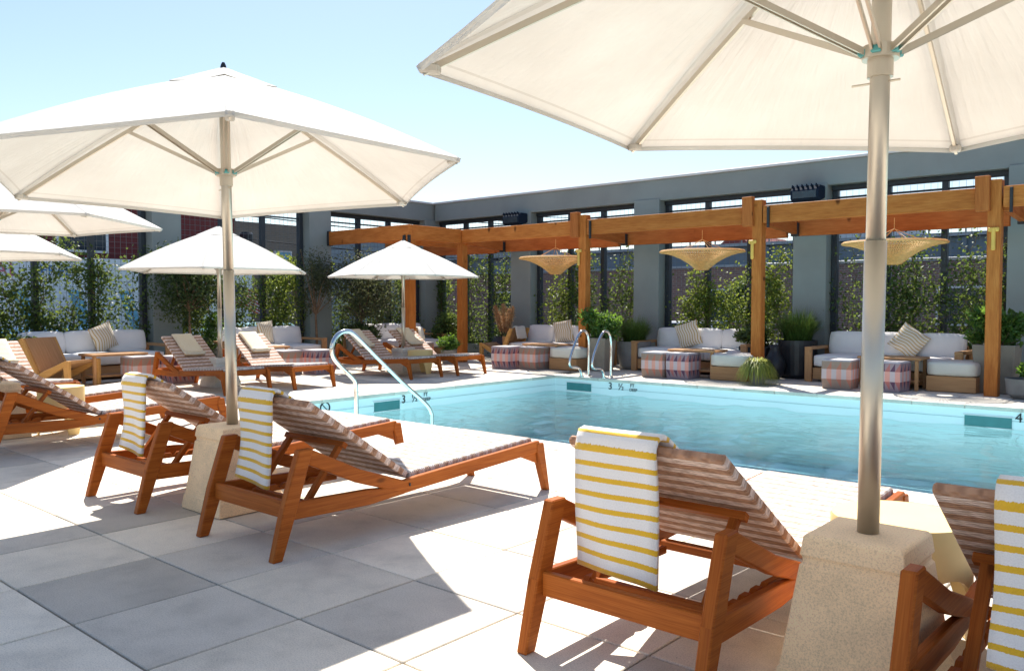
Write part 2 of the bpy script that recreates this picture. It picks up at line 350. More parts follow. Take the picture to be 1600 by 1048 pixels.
def leaf_mesh(name, P, size, mat, aspect=.55, up=.25, tint=None):
    n = len(P); d = unit(nrng.normal(size=(n, 3)) + np.array([0, 0, up])); a = unit(np.cross(d, nrng.normal(size=(n, 3)))); nn = np.cross(d, a)
    s = (size * nrng.uniform(.6, 1.3, n))[:, None]
    V = np.empty((n, 6, 3)); V[:, 0] = P; V[:, 1] = P + d * s * .4 + a * s * aspect * .5 + nn * s * .1; V[:, 2] = P + d * s * .8 + a * s * aspect * .3 + nn * s * .06
    V[:, 3] = P + d * s; V[:, 4] = P + d * s * .8 - a * s * aspect * .3 + nn * s * .06; V[:, 5] = P + d * s * .4 - a * s * aspect * .5 + nn * s * .1
    b = (np.arange(n) * 6)[:, None]; F = np.concatenate([b + np.array([[0, 1, 2, 3]]), b + np.array([[0, 3, 4, 5]])])
    t = nrng.uniform(0, 1, n) if tint is None else tint
    return fast_mesh(name, V.reshape(-1, 3), F, mat, np.repeat(t, 6))
def blade_mesh(name, n, r0, h, spread, w, mat, droop=.5):
    a = nrng.uniform(0, 2 * np.pi, n); rr = r0 * np.sqrt(nrng.uniform(0, 1, n)); base = np.stack([rr * np.cos(a), rr * np.sin(a), np.zeros(n)], 1)
    a2 = a + nrng.normal(0, .6, n); out = np.stack([np.cos(a2), np.sin(a2), np.zeros(n)], 1); L = h * nrng.uniform(.6, 1.1, n); sp = spread * nrng.uniform(.2, 1.1, n)
    side = np.stack([-np.sin(a2), np.cos(a2), np.zeros(n)], 1) * w / 2; V = np.empty((n, 9, 3)); seg = [0, .35, .7, 1]; k = 0
    for t in seg:
        c = base + out * (sp * (t ** 1.6))[:, None]; c[:, 2] += L * (t - droop * sp / max(spread, .01) * t ** 3)
        if t < 1: V[:, k] = c - side * (1 - .5 * t); V[:, k + 1] = c + side * (1 - .5 * t); k += 2
        else: V[:, 6] = c; V[:, 7] = c + side * .1; V[:, 8] = c
    b = (np.arange(n) * 9)[:, None]; F = np.concatenate([b + np.array([[0, 1, 3, 2]]), b + np.array([[2, 3, 5, 4]]), b + np.array([[4, 5, 7, 6]])])
    return fast_mesh(name, V.reshape(-1, 3), F, mat, np.repeat(nrng.uniform(0, 1, n), 9))
def text_mesh(name, body, size, mat, parent, loc, rot, extrude=.002, label=None):
    cu = bpy.data.curves.new(name + '_curve', 'FONT'); cu.body = body; cu.size = size; cu.extrude = extrude; cu.align_x = 'CENTER'; cu.align_y = 'CENTER'
    t = bpy.data.objects.new(name + '_tmp', cu); col.objects.link(t); bpy.context.view_layer.update()
    me = bpy.data.meshes.new_from_object(t.evaluated_get(bpy.context.evaluated_depsgraph_get())); bpy.data.objects.remove(t); bpy.data.curves.remove(cu)
    me.materials.clear(); me.materials.append(MATS[mat]); o = obj(name, me, parent, loc); o.rotation_euler = rot; return tag(o, label)

# ------------------------------------------------------------------ ground, deck, pool
PX0, PX1, PY0, PY1, WZ, FZ = -8.75, 2.5, 5.75, 11.2, -.26, -1.0
g = MB()
def ringsheet(mb, x0, x1, y0, y1, z):
    for a, b, c, d in ((x0, x1, y0, PY0 - .02), (x0, x1, PY1 + .02, y1), (x0, PX0 - .02, PY0 - .02, PY1 + .02), (PX1 + .02, x1, PY0 - .02, PY1 + .02)):
        mb.add([(a, c, z), (b, c, z), (b, d, z), (a, d, z)], [(0, 1, 2, 3)], [[(a, c), (b, c), (b, d), (a, d)]])
ringsheet(g, -900, 900, -900, 900, -.75); tag(g.build('ground', 'asphalt'), kind='structure')
dk = MB(); ringsheet(dk, -15.1, 3.2, -2.2, 14.4, -.035); deck = tag(dk.build('deck', 'joint'), kind='structure')
TS = .6
def paver_mesh(mat, sx, sy, nm):
    m = MB(); m.box((0, 0, -.015), (sx - .009, sy - .009, .03)); return m.mesh(nm, mat, .0035)
pm = {t: paver_mesh(t, TS, TS, t) for t in ('paver_light', 'paver_grey')}
KNOWN = {(-1, -1): 'L', (0, -1): 'D', (1, -1): 'D', (-1, 0): 'L', (0, 0): 'D', (1, 0): 'L', (2, 0): 'D', (-2, 0): 'D', (-2, -1): 'D', (2, -1): 'L', (3, 0): 'L', (1, 1): 'L', (2, 1): 'D', (0, 1): 'L', (3, 1): 'L', (4, 0): 'D', (4, 1): 'L', (-1, 1): 'D', (5, 0): 'L', (3, -1): 'L'}
cells = []
GX, GY = -3.91, 1.86
F2 = Vector((-math.sin(R(41)), math.cos(R(41))))
for i in range(-19, 12):
    for j in range(-7, 22):
        x0, y0 = GX + i * TS, GY + j * TS; x1, y1 = x0 + TS, y0 + TS; cx, cy_ = (x0 + x1) / 2, (y0 + y1) / 2
        if cx < -14.9 or cx > 3 or cy_ > 14.2: continue
        ex = .32
        if x1 > PX0 - ex and x0 < PX1 + ex and y1 > PY0 - ex and y0 < PY1 + ex:
            # trim against the coping
            nx1 = min(x1, PX0 - ex) if x0 < PX0 - ex and not (y1 <= PY0 - ex or y0 >= PY1 + ex) else x1
            ny0, ny1 = y0, y1
            if nx1 == x1:
                if y0 < PY0 - ex: ny1 = PY0 - ex
                elif y1 > PY1 + ex: ny0 = PY1 + ex
                else: continue
            x1, y0, y1 = nx1, ny0, ny1
        if x1 - x0 < .04 or y1 - y0 < .04: continue
        dep = F2.x * cx + F2.y * cy_; lat = cx * math.cos(R(41)) + cy_ * math.sin(R(41))
        vis = dep > .8 and abs(lat) < dep * .68 + .6
        cells.append((dep if vis else 99, i, j, x0, x1, y0, y1))
cells.sort(); rest = {'paver_light': MB(), 'paver_grey': MB()}; np_ = 0
for dep, i, j, x0, x1, y0, y1 in cells:
    k = KNOWN.get((i, j)); t = 'paver_light' if (k == 'L' or (k is None and rnd.random() < .6)) else 'paver_grey'
    z = rnd.uniform(-.001, .001)
    if dep < 90 and np_ < 260:
        full = x1 - x0 > TS - .01 and y1 - y0 > TS - .01
        o = obj('paver', pm[t] if full else paver_mesh(t, x1 - x0, y1 - y0, t), deck, ((x0 + x1) / 2, (y0 + y1) / 2, z)); np_ += 1
    else: rest[t].box(((x0 + x1) / 2, (y0 + y1) / 2, -.015 + z), (x1 - x0 - .006, y1 - y0 - .006, .03))
for t, m in rest.items(): tag(m.build('far_pavers', t, deck), kind='stuff')
# pool shell
ps = MB()
for a, b in (((PX0, PY1), (PX1, PY1)), ((PX0, PY0), (PX0, PY1)), ((PX1, PY1), (PX1, PY0)), ((PX1, PY0), (PX0, PY0))):
    l = math.dist(a, b); ps.add([(*a, FZ), (*b, FZ), (*b, -.05), (*a, -.05)], [(0, 1, 2, 3)], [[(0, 0), (l, 0), (l, 1.2), (0, 1.2)]])
ps.add([(PX0, PY0, FZ), (PX1, PY0, FZ), (PX1, PY1, FZ), (PX0, PY1, FZ)], [(0, 1, 2, 3)], [[(0, 0), (1, 0), (1, 1), (0, 1)]])
pool = tag(ps.build('swimming_pool', 'pool_plaster'), kind='structure')
wl = -.16
for nm, c, s in (('tile_line', ((PX0 + PX1) / 2, PY1 - .006, wl), (PX1 - PX0 - .03, .003, .005)), ('tile_line', (PX0 + .006, (PY0 + PY1) / 2, wl), (.003, PY1 - PY0 - .03, .005))):
    B(nm, 'grout', pool, c, s, 0)
cw = .3; cop = {}
def coping(x0, x1, y0, y1):
    key = (round(x1 - x0, 3), round(y1 - y0, 3))
    if key not in cop:
        m = MB(); m.box((0, 0, -.025), (key[0] - .005, key[1] - .005, .05)); cop[key] = m.mesh('coping_stone', 'coping', .006)
    obj('coping_stone', cop[key], pool, ((x0 + x1) / 2, (y0 + y1) / 2, .001))
x = PX0 - cw
while x < PX1 + cw - .1:
    x2 = min(x + TS, PX1 + cw); coping(x, x2, PY1 - .02, PY1 + cw); coping(x, x2, PY0 - cw, PY0 + .02); x = x2
y = PY0 + .02
while y < PY1 - .1:
    y2 = min(y + TS, PY1 - .02); coping(PX0 - cw, PX0 + .02, y, y2); coping(PX1 - .02, PX1 + cw, y, y2); y = y2
# skimmer mouths and depth markers
def skim(c, along):
    s = (.5, .012, .13) if along == 'x' else (.012, .45, .13)
    o = B('skimmer_mouth', 'tile_teal', pool, c, s, 0)
    f = MB(); t = .012
    for dz in (-.07, .07): f.box((c[0], c[1], c[2] + dz), (s[0] + .03 if along == 'x' else .02, .02 if along == 'x' else s[1] + .03, t))
    f.build('skimmer_frame', 'white_paint', o)
skim((-8.25, PY1 - .005, -.17), 'x'); skim((-2.2, PY1 - .005, -.19), 'x'); skim((PX0 + .005, 7.45, -.18), 'y')
rf = (R(90), 0, 0); rl = (R(90), 0, R(90))
def marker(x, y, rot, num, frac, side):
    dx, dy = (1, 0) if side == 'x' else (0, 1)
    def at(t, z): return (x + dx * t, y + dy * t, z)
    text_mesh('depth_number', num, .16, 'ink', pool, at(0, -.12), rot)
    q = .17
    if frac: text_mesh('depth_fraction', '½', .15, 'ink', pool, at(.21, -.12), rot); q = .42
    text_mesh('depth_unit', 'FT', .075, 'ink', pool, at(q, -.085), rot); text_mesh('depth_unit', 'DEEP', .065, 'ink', pool, at(q + .02, -.155), rot)
marker(-7.62, PY1 - .008, rf, '3', True, 'x'); marker(-1.88, PY1 - .008, rf, '4', False, 'x'); marker(PX0 + .008, 7.75, rl, '3', True, 'y')
nd = MB(); nd.tube([(PX0 + .008, 6.42 + .07 * math.cos(a), -.11 + .07 * math.sin(a)) for a in np.linspace(0, 2 * math.pi, 25)], .009, 6)
nd.bar((PX0 + .008, 6.37, -.06), (PX0 + .008, 6.47, -.16), .006, .014, (1, 0, 0)); nd.build('no_diving_sign', 'ink', pool)
nx, ny = 300, 150; gx, gy = np.meshgrid(np.linspace(PX0 + .001, PX1 - .001, nx + 1), np.linspace(PY0 + .001, PY1 - .001, ny + 1)); gz = np.zeros_like(gx)
for k in range(46):
    lam = .16 * 1.055 ** k; th = nrng.uniform(0, 2 * np.pi); amp = .0034 * lam ** .75; gz += amp * np.sin(2 * np.pi / lam * (gx * np.cos(th) + gy * np.sin(th)) + nrng.uniform(0, 6.28)) * (.45 + .55 * np.sin(.9 * gx + 1.3 * gy + k))
V = np.stack([gx, gy, WZ + gz], -1).reshape(-1, 3); ii, jj = np.meshgrid(np.arange(nx), np.arange(ny)); a_ = (jj * (nx + 1) + ii).ravel(); F = np.stack([a_, a_ + 1, a_ + nx + 2, a_ + nx + 1], 1)
wme = fast_mesh('water', V, F, 'water'); wme.polygons.foreach_set('use_smooth', [True] * len(wme.polygons)); tag(obj('water', wme), kind='structure')

# ------------------------------------------------------------------ perimeter walls
def wire_mesh(u0, u1, z0, z1, at, sp=.1, t=.0045):
    m = MB()
    n = int((u1 - u0) / sp); 
    for k in range(1, n):
        a = u0 + (u1 - u0) * k / n; m.bar(at(a, z0), at(a, z1), t, t, at(1, 0) - at(0, 0) if False else (1, .3, 0))
    n = int((z1 - z0) / sp)
    for k in range(1, n):
        z = z0 + (z1 - z0) * k / n; m.bar(at(u0, z), at(u1, z), t, t)
    return m
def wall(name, label, at, cols, bays, u0, u1, rot):
    # at(u, depth, z) -> world point; depth 0 is the column face
    W_ = empty(name, at(u0, .2, 0), 0, label, 'wall'); base = Vector(at(u0, .2, 0))
    def bx(nm, mat, a, b, d0, d1, z0, z1, par=W_, bev=.006):
        p, q = Vector(at(a, d0, z0)), Vector(at(b, d1, z1)); c = (p + q) / 2 - base; s = [abs(v) for v in (q - p)]; m = MB(); m.box(c, s); return m.build(nm, mat, par, bev)
    bx('fascia_beam', 'wall_grey', u0, u1, .03, .45, 3.2, 3.6); bx('cap_flashing', 'cap_metal', u0 - .02, u1 + .02, -.01, .48, 3.602, 3.65)
    for a, b in cols: bx('column', 'wall_grey', a, b, 0, .448, 0, 3.235)
    for a, b in bays:
        bx('low_kerb', 'wall_grey', a + .002, b - .002, .1, .44, 0, .28)
        fr = bx('window_frame', 'frame_dark', a + .002, b - .002, .2, .34, 3.12, 3.198)
        for k in range(4):
            t = a + .055 + (b - a - .11) * k / 3; bx('mullion', 'frame_dark', t - .045, t + .045, .22, .33, .282, 3.118, fr, .004)
        bx('bottom_rail', 'frame_dark', a + .1, b - .1, .24, .32, .282, .36, fr, .004)
        bx('transom', 'frame_dark', a + .1, b - .1, .25, .31, 2.985, 3.015, fr, .004)
        A = lambda u, z: Vector(at(u, .3, z)) - base
        tag(wire_mesh(a + .02, b - .02, .3, 3.11, A).build('wire_mesh', 'wire', fr), kind='stuff')
    return W_
CR = [(-2.55 - 3.22 * k, -1.98 - 3.22 * k) for k in range(-1, 4)]
CR = [(.67, 1.24)] + CR[1:]
cr = sorted(CR); bays_r = [(-14.7, cr[0][0])] + [(cr[i][1], cr[i + 1][0]) for i in range(len(cr) - 1)]
wall('perimeter_wall', 'dark grey rendered wall with mesh windows behind the pergola and pool', lambda u, d, z: (u, 14.0 + d, z), cr, bays_r, -14.66, 3.2, 0)
CL = [(3.70, 4.26), (7.07, 7.62), (10.44, 10.99)]
wall('perimeter_wall', 'dark grey rendered wall with mesh windows at the left, behind the sun loungers', lambda u, d, z: (-14.7 - d, u, z), CL + [(13.75, 14.45)], [(.9, 3.70), (4.26, 7.07), (7.62, 10.44), (10.99, 13.75)], .9, 14.46, 0)

# ------------------------------------------------------------------ pergola
pg = empty('pergola', (-9, 12.4, 0), 0, 'cedar timber pergola of posts and beams along the back wall', 'pergola')
PO = Vector((-9, 12.4, 0))
def beam(nm, p0, p1, w_, h_, mat='cedar', par=pg, bev=.006):
    m = MB(); m.bar(Vector(p0) - PO, Vector(p1) - PO, w_, h_, (0, 0, 1) if abs(p1[2] - p0[2]) < 1 else (0, 1, 0)); return m.build(nm, mat, par, bev)
posts = [(-2.4, 12.4), (-5.66, 12.4), (-9.02, 12.4), (-12.15, 12.4), (-12.15, 10.95), (.9, 12.4)]
for i, (px, py) in enumerate(posts):
    top = 2.83 if i in (0, 1, 2, 5) else 2.46
    p = beam('post', (px, py, 0), (px, py, top), .16, .16)
    if i in (0, 1, 2, 5):
        beam('post_cheek', (px - .125, py - .1, 2.42), (px - .135, py - .1, 2.88), .11, .17, 'cedar_red', p); beam('post_cheek', (px + .125, py - .1, 2.44), (px + .125, py - .1, 2.86), .085, .15, par=p)
        B('bracket', 'black_metal', p, (px + .195 - PO.x, py - .10 - PO.y, 2.55), (.035, .04, .32), .003)
        cl = MB(); cl.lathe([(.0, .0), (.035, .0), (.035, .03), (0, .03)], 12, closed=False); 
        q = MB(); q.box((px - PO.x - (.06 if i else 0), py - .105 - PO.y, 2.06), (.05, .035, .3)); q.box((px - PO.x - (.06 if i else 0), py - .10 - PO.y, 2.18), (.13, .028, .06)); q.build('cleat', 'cleat', p, .012)
for a, b in ((-12.23, -9.12), (-8.92, -5.76), (-5.56, -2.50), (-2.30, .80)):
    beam('front_beam', (a, 12.36, 2.6), (b, 12.36, 2.6), .09, .27)
    beam('back_beam', (a - .05, 13.62, 2.49), (b + .05, 13.62, 2.47), .09, .30, 'cedar_red')
for (px, py) in posts[:4] + [posts[5]]:
    c = beam('cross_beam', (px + .12, 12.42, 2.52), (px + .12, 13.57, 2.46), .09, .2, 'cedar_red')
    B('bracket', 'black_metal', c, (px + .12 - PO.x, 13.52 - PO.y, 2.44), (.12, .07, .22), .003)
beam('front_beam', (-14.6, 10.9, 2.6), (-12.07, 10.9, 2.6), .09, .29); beam('side_beam', (-12.12, 10.95, 2.6), (-12.12, 12.3, 2.6), .09, .288)
beam('rafter', (-13.4, 10.95, 2.56), (-13.4, 13.55, 2.56), .08, .18); beam('back_beam', (-14.6, 13.62, 2.49), (-12.3, 13.62, 2.47), .09, .30, 'cedar_red')
beam('rafter', (-14.55, 12.4, 2.58), (-12.25, 12.4, 2.58), .08, .18)
for dx in (-.07, .07): B('bracket', 'black_metal', pg, (-12.12 + dx - PO.x, 10.84 - PO.y, 2.46), (.07, .03, .16), .003)
B('bracket', 'black_metal', pg, (-14.62 - PO.x, 10.9 - PO.y, 2.6), (.05, .12, .31), .003)
# floodlights on columns
def floodlight(x, label):
    t = empty('floodlight', (x, 13.98, 2.98), 0, label, 'floodlight', 'floodlights on the wall columns')
    rot = Matrix.Rotation(R(-18), 3, 'X'); m = MB(); m.prism([(-.3, -.02), (-.3, .12), (-.22, .2), (0, .2), (0, 0), (-.2, -.06)], -.24, .24); m.build('housing', 'flood_blue', t, .012)
    f = MB(); [f.box((-.2 + k * .08, -.25, .175), (.018, .14, .05), rot) for k in range(6)]; f.build('cooling_fins', 'flood_blue', t, .003)
    B('lens', 'glass_dark', t, (0, -.305, .05), (.4, .012, .12), .003); B('mount', 'black_metal', t, (0, .0, .06), (.1, .04, .2), .003)
floodlight(-11.94, 'dark blue floodlight on the wall column farther left above the pergola'); floodlight(-5.46, 'dark blue floodlight on the wall column nearer the front steel parasol pole')
# woven pendant shades
def pendant(x, label):
    t = empty('pendant_lamp', (x, 13.0, 1.8), 0, label, 'pendant lamp', 'woven pendant lamps under the pergola')
    prof = [(.10, 0), (.13, .03), (.19, .08), (.27, .14), (.37, .20), (.50, .255), (.62, .29), (.72, .305)]
    m = MB()
    for k in range(84):
        a = 2 * math.pi * k / 84; b = a + .05
        m.tube([(r * math.cos(a + .25 * i / 8), r * math.sin(a + .25 * i / 8), z) for i, (r, z) in enumerate(prof)], .0085, 4)
    tag(m.build('woven_ribs', 'rattan', t), kind='stuff')
    m = MB()
    for i, (r, z) in enumerate([(.72, .305), (.70, .32), (.62, .292), (.50, .258), (.37, .203), (.27, .143), (.19, .083), (.11, .0), (.56, .275), (.44, .232), (.32, .172), (.66, .299)]):
        m.tube([(r * math.cos(a), r * math.sin(a), z) for a in np.linspace(0, 2 * math.pi, 41)], .012 if i < 2 else .006, 5)
    m.build('hoops', 'rattan', t, smooth=True)
    c = MB(); [c.tube([(.52 * math.cos(a), .52 * math.sin(a), .27), (0, 0, .52)], .004, 4) for a in (.3, 1.35, 2.4, 3.45, 4.5, 5.5)]; c.tube([(0, 0, .52), (0, 0, .68)], .006, 5); c.build('hanging_cords', 'rattan', t)
pendant(-10.16, 'woven rattan pendant shade hanging farthest left under the pergola'); pendant(-6.96, 'woven rattan pendant shade hanging between the two other pendants'); pendant(-3.83, 'woven rattan pendant shade hanging rightmost, partly behind the steel parasol pole')

# ------------------------------------------------------------------ loungers
def side(x, ln):
    t = .045
    m = MB(); m.prism([(-.028, 0), (.026, 0), (.118, .25), (.205, .515), (.125, .515), (.035, .25)], x, x + t); m.build('leg', 'teak', ln, .005)
    m = MB(); m.prism([(.165, .445), (.195, .513), (.50, .368), (.80, .262), (.90, .272), (1.955, .335), (1.955, .262), (.88, .198), (.80, .192), (.48, .300)], x + .004, x + t - .004); m.build('side_rail', 'teak', ln, .005)
    m = MB(); m.prism([(.05, .185), (.075, .270), (.55, .255), (.80, .231), (.80, .190), (.55, .172)], x + .006, x + t - .006); m.build('lower_rail', 'teak', ln, .004)
    m = MB(); m.prism([(1.925, .262), (1.925, .318), (1.992, .318), (2.055, 0), (2.018, 0)], x - .003, x + t + .002); m.build('leg', 'teak', ln, .005)
    m = MB(); m.prism([(1.76, .258), (1.925, .262), (1.94, .19)], x + .012, x + t - .014); m.build('gusset', 'teak', ln, .003)
    B('bolt', 'black_metal', ln, (x + (.045 if x > .3 else 0), .83, .236), (.006, .012, .016), .002)
def lounger():
    ln = empty('sun_lounger'); W_ = .72
    side(0, ln); side(W_ - .045, ln)
    B('back_stretcher', 'teak', ln, (W_ / 2, .075, .232), (W_ - .09, .03, .085)); B('front_rail', 'teak', ln, (W_ / 2, 1.955, .285), (W_ - .092, .028, .07)); B('cross_rail', 'teak', ln, (W_ / 2, .86, .205), (W_ - .092, .05, .035))
    # backrest panel, hinge (.84,.285) to head (.20,.735)
    h = Vector((0, .86, .275)); tp = Vector((0, .20, .735)); d = (tp - h); L = d.length; d.normalize(); n = Vector((0, d.z, -d.y)) * -1
    if n.z < 0: n = -n
    def panel(name, a, dd, nn, LL, th, x0, x1):
        m = MB(); pr = []
        e = th * .5
        for t, s in ((0, -e), (LL - e, -e), (LL - e * .3, -e * .7), (LL, 0), (LL - e * .3, e * .7), (LL - e, e), (0, e)):
            q = a + dd * t + nn * s; pr.append((q.y, q.z, t))
        n_ = len(pr); V = [(x0, p[0], p[1]) for p in pr] + [(x1, p[0], p[1]) for p in pr]
        fs = [list(range(n_))[::-1], list(range(n_, 2 * n_))]; uv = [[(pr[i][2], .01 * i) for i in fs[0]], [(pr[i - n_][2], .01 * i) for i in fs[1]]]
        for i in range(n_):
            j = (i + 1) % n_; fs.append([i, j, n_ + j, n_ + i]); uv.append([(pr[i][2], 0), (pr[j][2], 0), (pr[j][2], x1 - x0), (pr[i][2], x1 - x0)])
        m.add(V, fs, uv); return m.build(name, 'weave' if name == 'backrest' else 'weave_seat', ln, .006)
    bk = panel('backrest', h, d, n, L, .038, .055, W_ - .055)
    panel('seat', Vector((0, .875, .272)), Vector((0, 1, .058)).normalized(), Vector((0, -.058, 1)).normalized(), 1.06, .045, .049, W_ - .049)
    ft = MB(); ft.bar(h + d * .44 - n * .05 + Vector((.1, 0, 0)), h + d * .44 - n * .05 + Vector((W_ - .1, 0, 0)), .035, .03, n); ft.build('backrest_frame', 'teak', bk, .003)
    pr = MB(); t0 = h + d * .44 - n * .055
    for x in (.14, W_ - .14): pr.bar((x, t0.y, t0.z), (x, .255, .215), .028, .036, (1, 0, 0))
    pr.bar((.14, .255, .215), (W_ - .14, .255, .215), .03, .03); pr.build('prop_frame', 'teak', ln, .003)
    for x in (.10, W_ - .10):
        m = MB(); pts = [(.09, .19), (.80, .185), (.80, .215)]; y = .62
        for k in range(5): pts += [(y, .222), (y - .03, .198), (y - .045, .222)]; y -= .09
        pts += [(.09, .222)]; m.prism(pts, x - .014, x + .014); m.build('notched_rail', 'teak', ln, .002)
    return ln
proto = lounger()
def hang_towel(ln_loc, x0, wd, label, low=.285):
    # draped over the head of the backrest, world axes as lounger facing +Y
    m = MB(); path = []
    for k in range(7): t = k / 6; path.append((.175 + .012 * math.sin(t * 3), low + (.71 - low) * t))
    path += [(.176, .735), (.19, .762), (.215, .768), (.245, .752), (.30, .715), (.38, .66)]
    cum = [0]
    for a, b in zip(path, path[1:]): cum.append(cum[-1] + math.dist(a, b))
    ph = rnd.random() * 6
    def fn(off):
        def f(u, v):
            i = v * (len(path) - 1); k = min(int(i), len(path) - 2); fr = i - k; yy = path[k][0] * (1 - fr) + path[k + 1][0] * fr; zz = path[k][1] * (1 - fr) + path[k + 1][1] * fr
            hang = max(0, 1 - v * 2); wob = .013 * math.sin(u * 6 + ph + 2 * v) * (hang + .15) + .005 * math.sin(v * 11 + u * 3 + ph)
            dn = Vector((-1, .0)) if v < .55 else Vector((.35, .93)) if v > .7 else Vector((-.5, .8))
            return (x0 + wd * u + .006 * math.sin(v * 9 + ph) * hang, yy + dn.x * off + wob - .006 * hang, zz + dn.y * off + (-.03 * (u - .5) - .008 * math.sin(u * 5 + ph)) * max(0, 1 - v * 4))
        return f
    uvf = lambda u, v: (u * wd, np.interp(v * (len(path) - 1), range(len(path)), cum))
    m.grid(fn(0.0), 8, 36, uvf); m.grid(fn(.016), 8, 36, uvf)
    n1 = 9 * 37; ring = [i for i in range(9)] + [9 * j + 8 for j in range(1, 37)] + [9 * 36 + i for i in range(7, -1, -1)] + [9 * j for j in range(35, 0, -1)]
    for a, b in zip(ring, ring[1:] + ring[:1]): m.f.append([a, b, b + n1, a + n1]); q = [((i % 9) / 8 * wd, np.interp((i // 9), range(0, 37), np.interp(np.linspace(0, len(path) - 1, 37), range(len(path)), cum))) for i in (a, b)]; m.uv.append([q[0], q[1], q[1], q[0]]); m.fc.append(None)
    o = m.build('towel', 'towel', None, 0, True, ln_loc); return tag(o, label, 'towel', 'yellow striped towels over the front loungers')
def lay_towel(loc, rz, x0, label, wd=.3):
    # folded towel lying on the sunny side of the backrest
    m = MB(); h = Vector((0, .86, .275)); tp = Vector((0, .20, .735)); d = (tp - h); L = d.length; d.normalize(); n = Vector((0, -d.z, d.y)); n = n if n.z > 0 else -n
    def f(top):
        def g_(u, v):
            t = L * (.36 + .62 * v); p = h + d * t + n * (.027 + (.03 + (.03 if v < .12 else 0) if top else 0) + .003 * math.sin(9 * u + 7 * v)); return (x0 + wd * u, p.y, p.z)
        return g_
    uvf = lambda u, v: (u * wd, v * .5)
    m.grid(f(False), 6, 14, uvf); m.grid(f(True), 6, 14, uvf); n1 = 7 * 15
    ring = list(range(7)) + [7 * j + 6 for j in range(1, 15)] + [7 * 14 + i for i in range(5, -1, -1)] + [7 * j for j in range(13, 0, -1)]
    for a, b in zip(ring, ring[1:] + ring[:1]): m.f.append([a, b, b + n1, a + n1]); m.uv.append([(0, 0), (.02, 0), (.02, .02), (0, .02)]); m.fc.append(None)
    o = m.build('folded_towel', 'towel_cream', None, 0, True, loc); o.rotation_euler = (0, 0, rz); return tag(o, label, 'towel', 'cream folded towels on the far loungers')
GL = 'sun loungers by the near pool edge'
near = [(-4.09, 'teak sun lounger with striped woven seat right of the left stone parasol base', 'yellow and white striped towel hanging right of the left stone parasol base', .12, .29),
        (-5.48, 'teak sun lounger with striped towel directly left of the left stone parasol base', 'yellow and white striped towel hanging on the lounger left of the left stone parasol base', .13, .29),
        (-1.87, 'large teak sun lounger at the front, left of the steel parasol pole', 'yellow and white striped towel on the large front lounger left of the steel pole', .11, .33),
        (-.655, 'dark shaded teak lounger cut off by the right edge of the picture', 'yellow and white striped towel cut off by the right edge of the picture', .21, .33),
        (-8.02, 'teak sun lounger cut off at the left edge, nearer of the two there', None, 0, 0),
        (-9.32, 'teak sun lounger at the left edge behind the nearer one, beside the yellow stool', None, 0, 0)]
for i, (x, lb, tl, tx, tw) in enumerate(near):
    place(proto, i > 0, (x, 2.2, 0), 0, lb, 'sun lounger', GL)
    if tl: hang_towel((x, 2.2, 0), tx, tw, tl)
hang_towel((-8.02, 2.2, 0), .02, .28, 'yellow striped towel on the lounger cut off at the left edge')
GR = 'sun loungers along the left side of the pool'
far = [(-12.02, 3.95, 'pale sun lounger at the far left edge with a wooden chair behind it', 'cream folded towel on the lounger at the far left edge', .2),
       (-12.05, 6.47, 'far sun lounger just left of the left parasol pole', 'cream folded towel on the far lounger just left of the left parasol pole', .22),
       (-12.02, 7.52, 'far sun lounger just right of the left parasol pole', 'cream folded towel on the far lounger just right of the left parasol pole', .2),
       (-11.95, 9.65, 'far sun lounger behind the curved pool handrail', 'cream folded towel on the lounger behind the curved pool handrail', .3),
       (-11.9, 10.66, 'far sun lounger beside the pergola post, right of the far parasol', 'cream folded towel on the lounger right of the far parasol pole', .2)]
for x, y, lb, tl, tx in far:
    place(proto, True, (x, y, 0), R(-90), lb, 'sun lounger', GR); lay_towel((x, y, 0), R(-90), tx, tl)

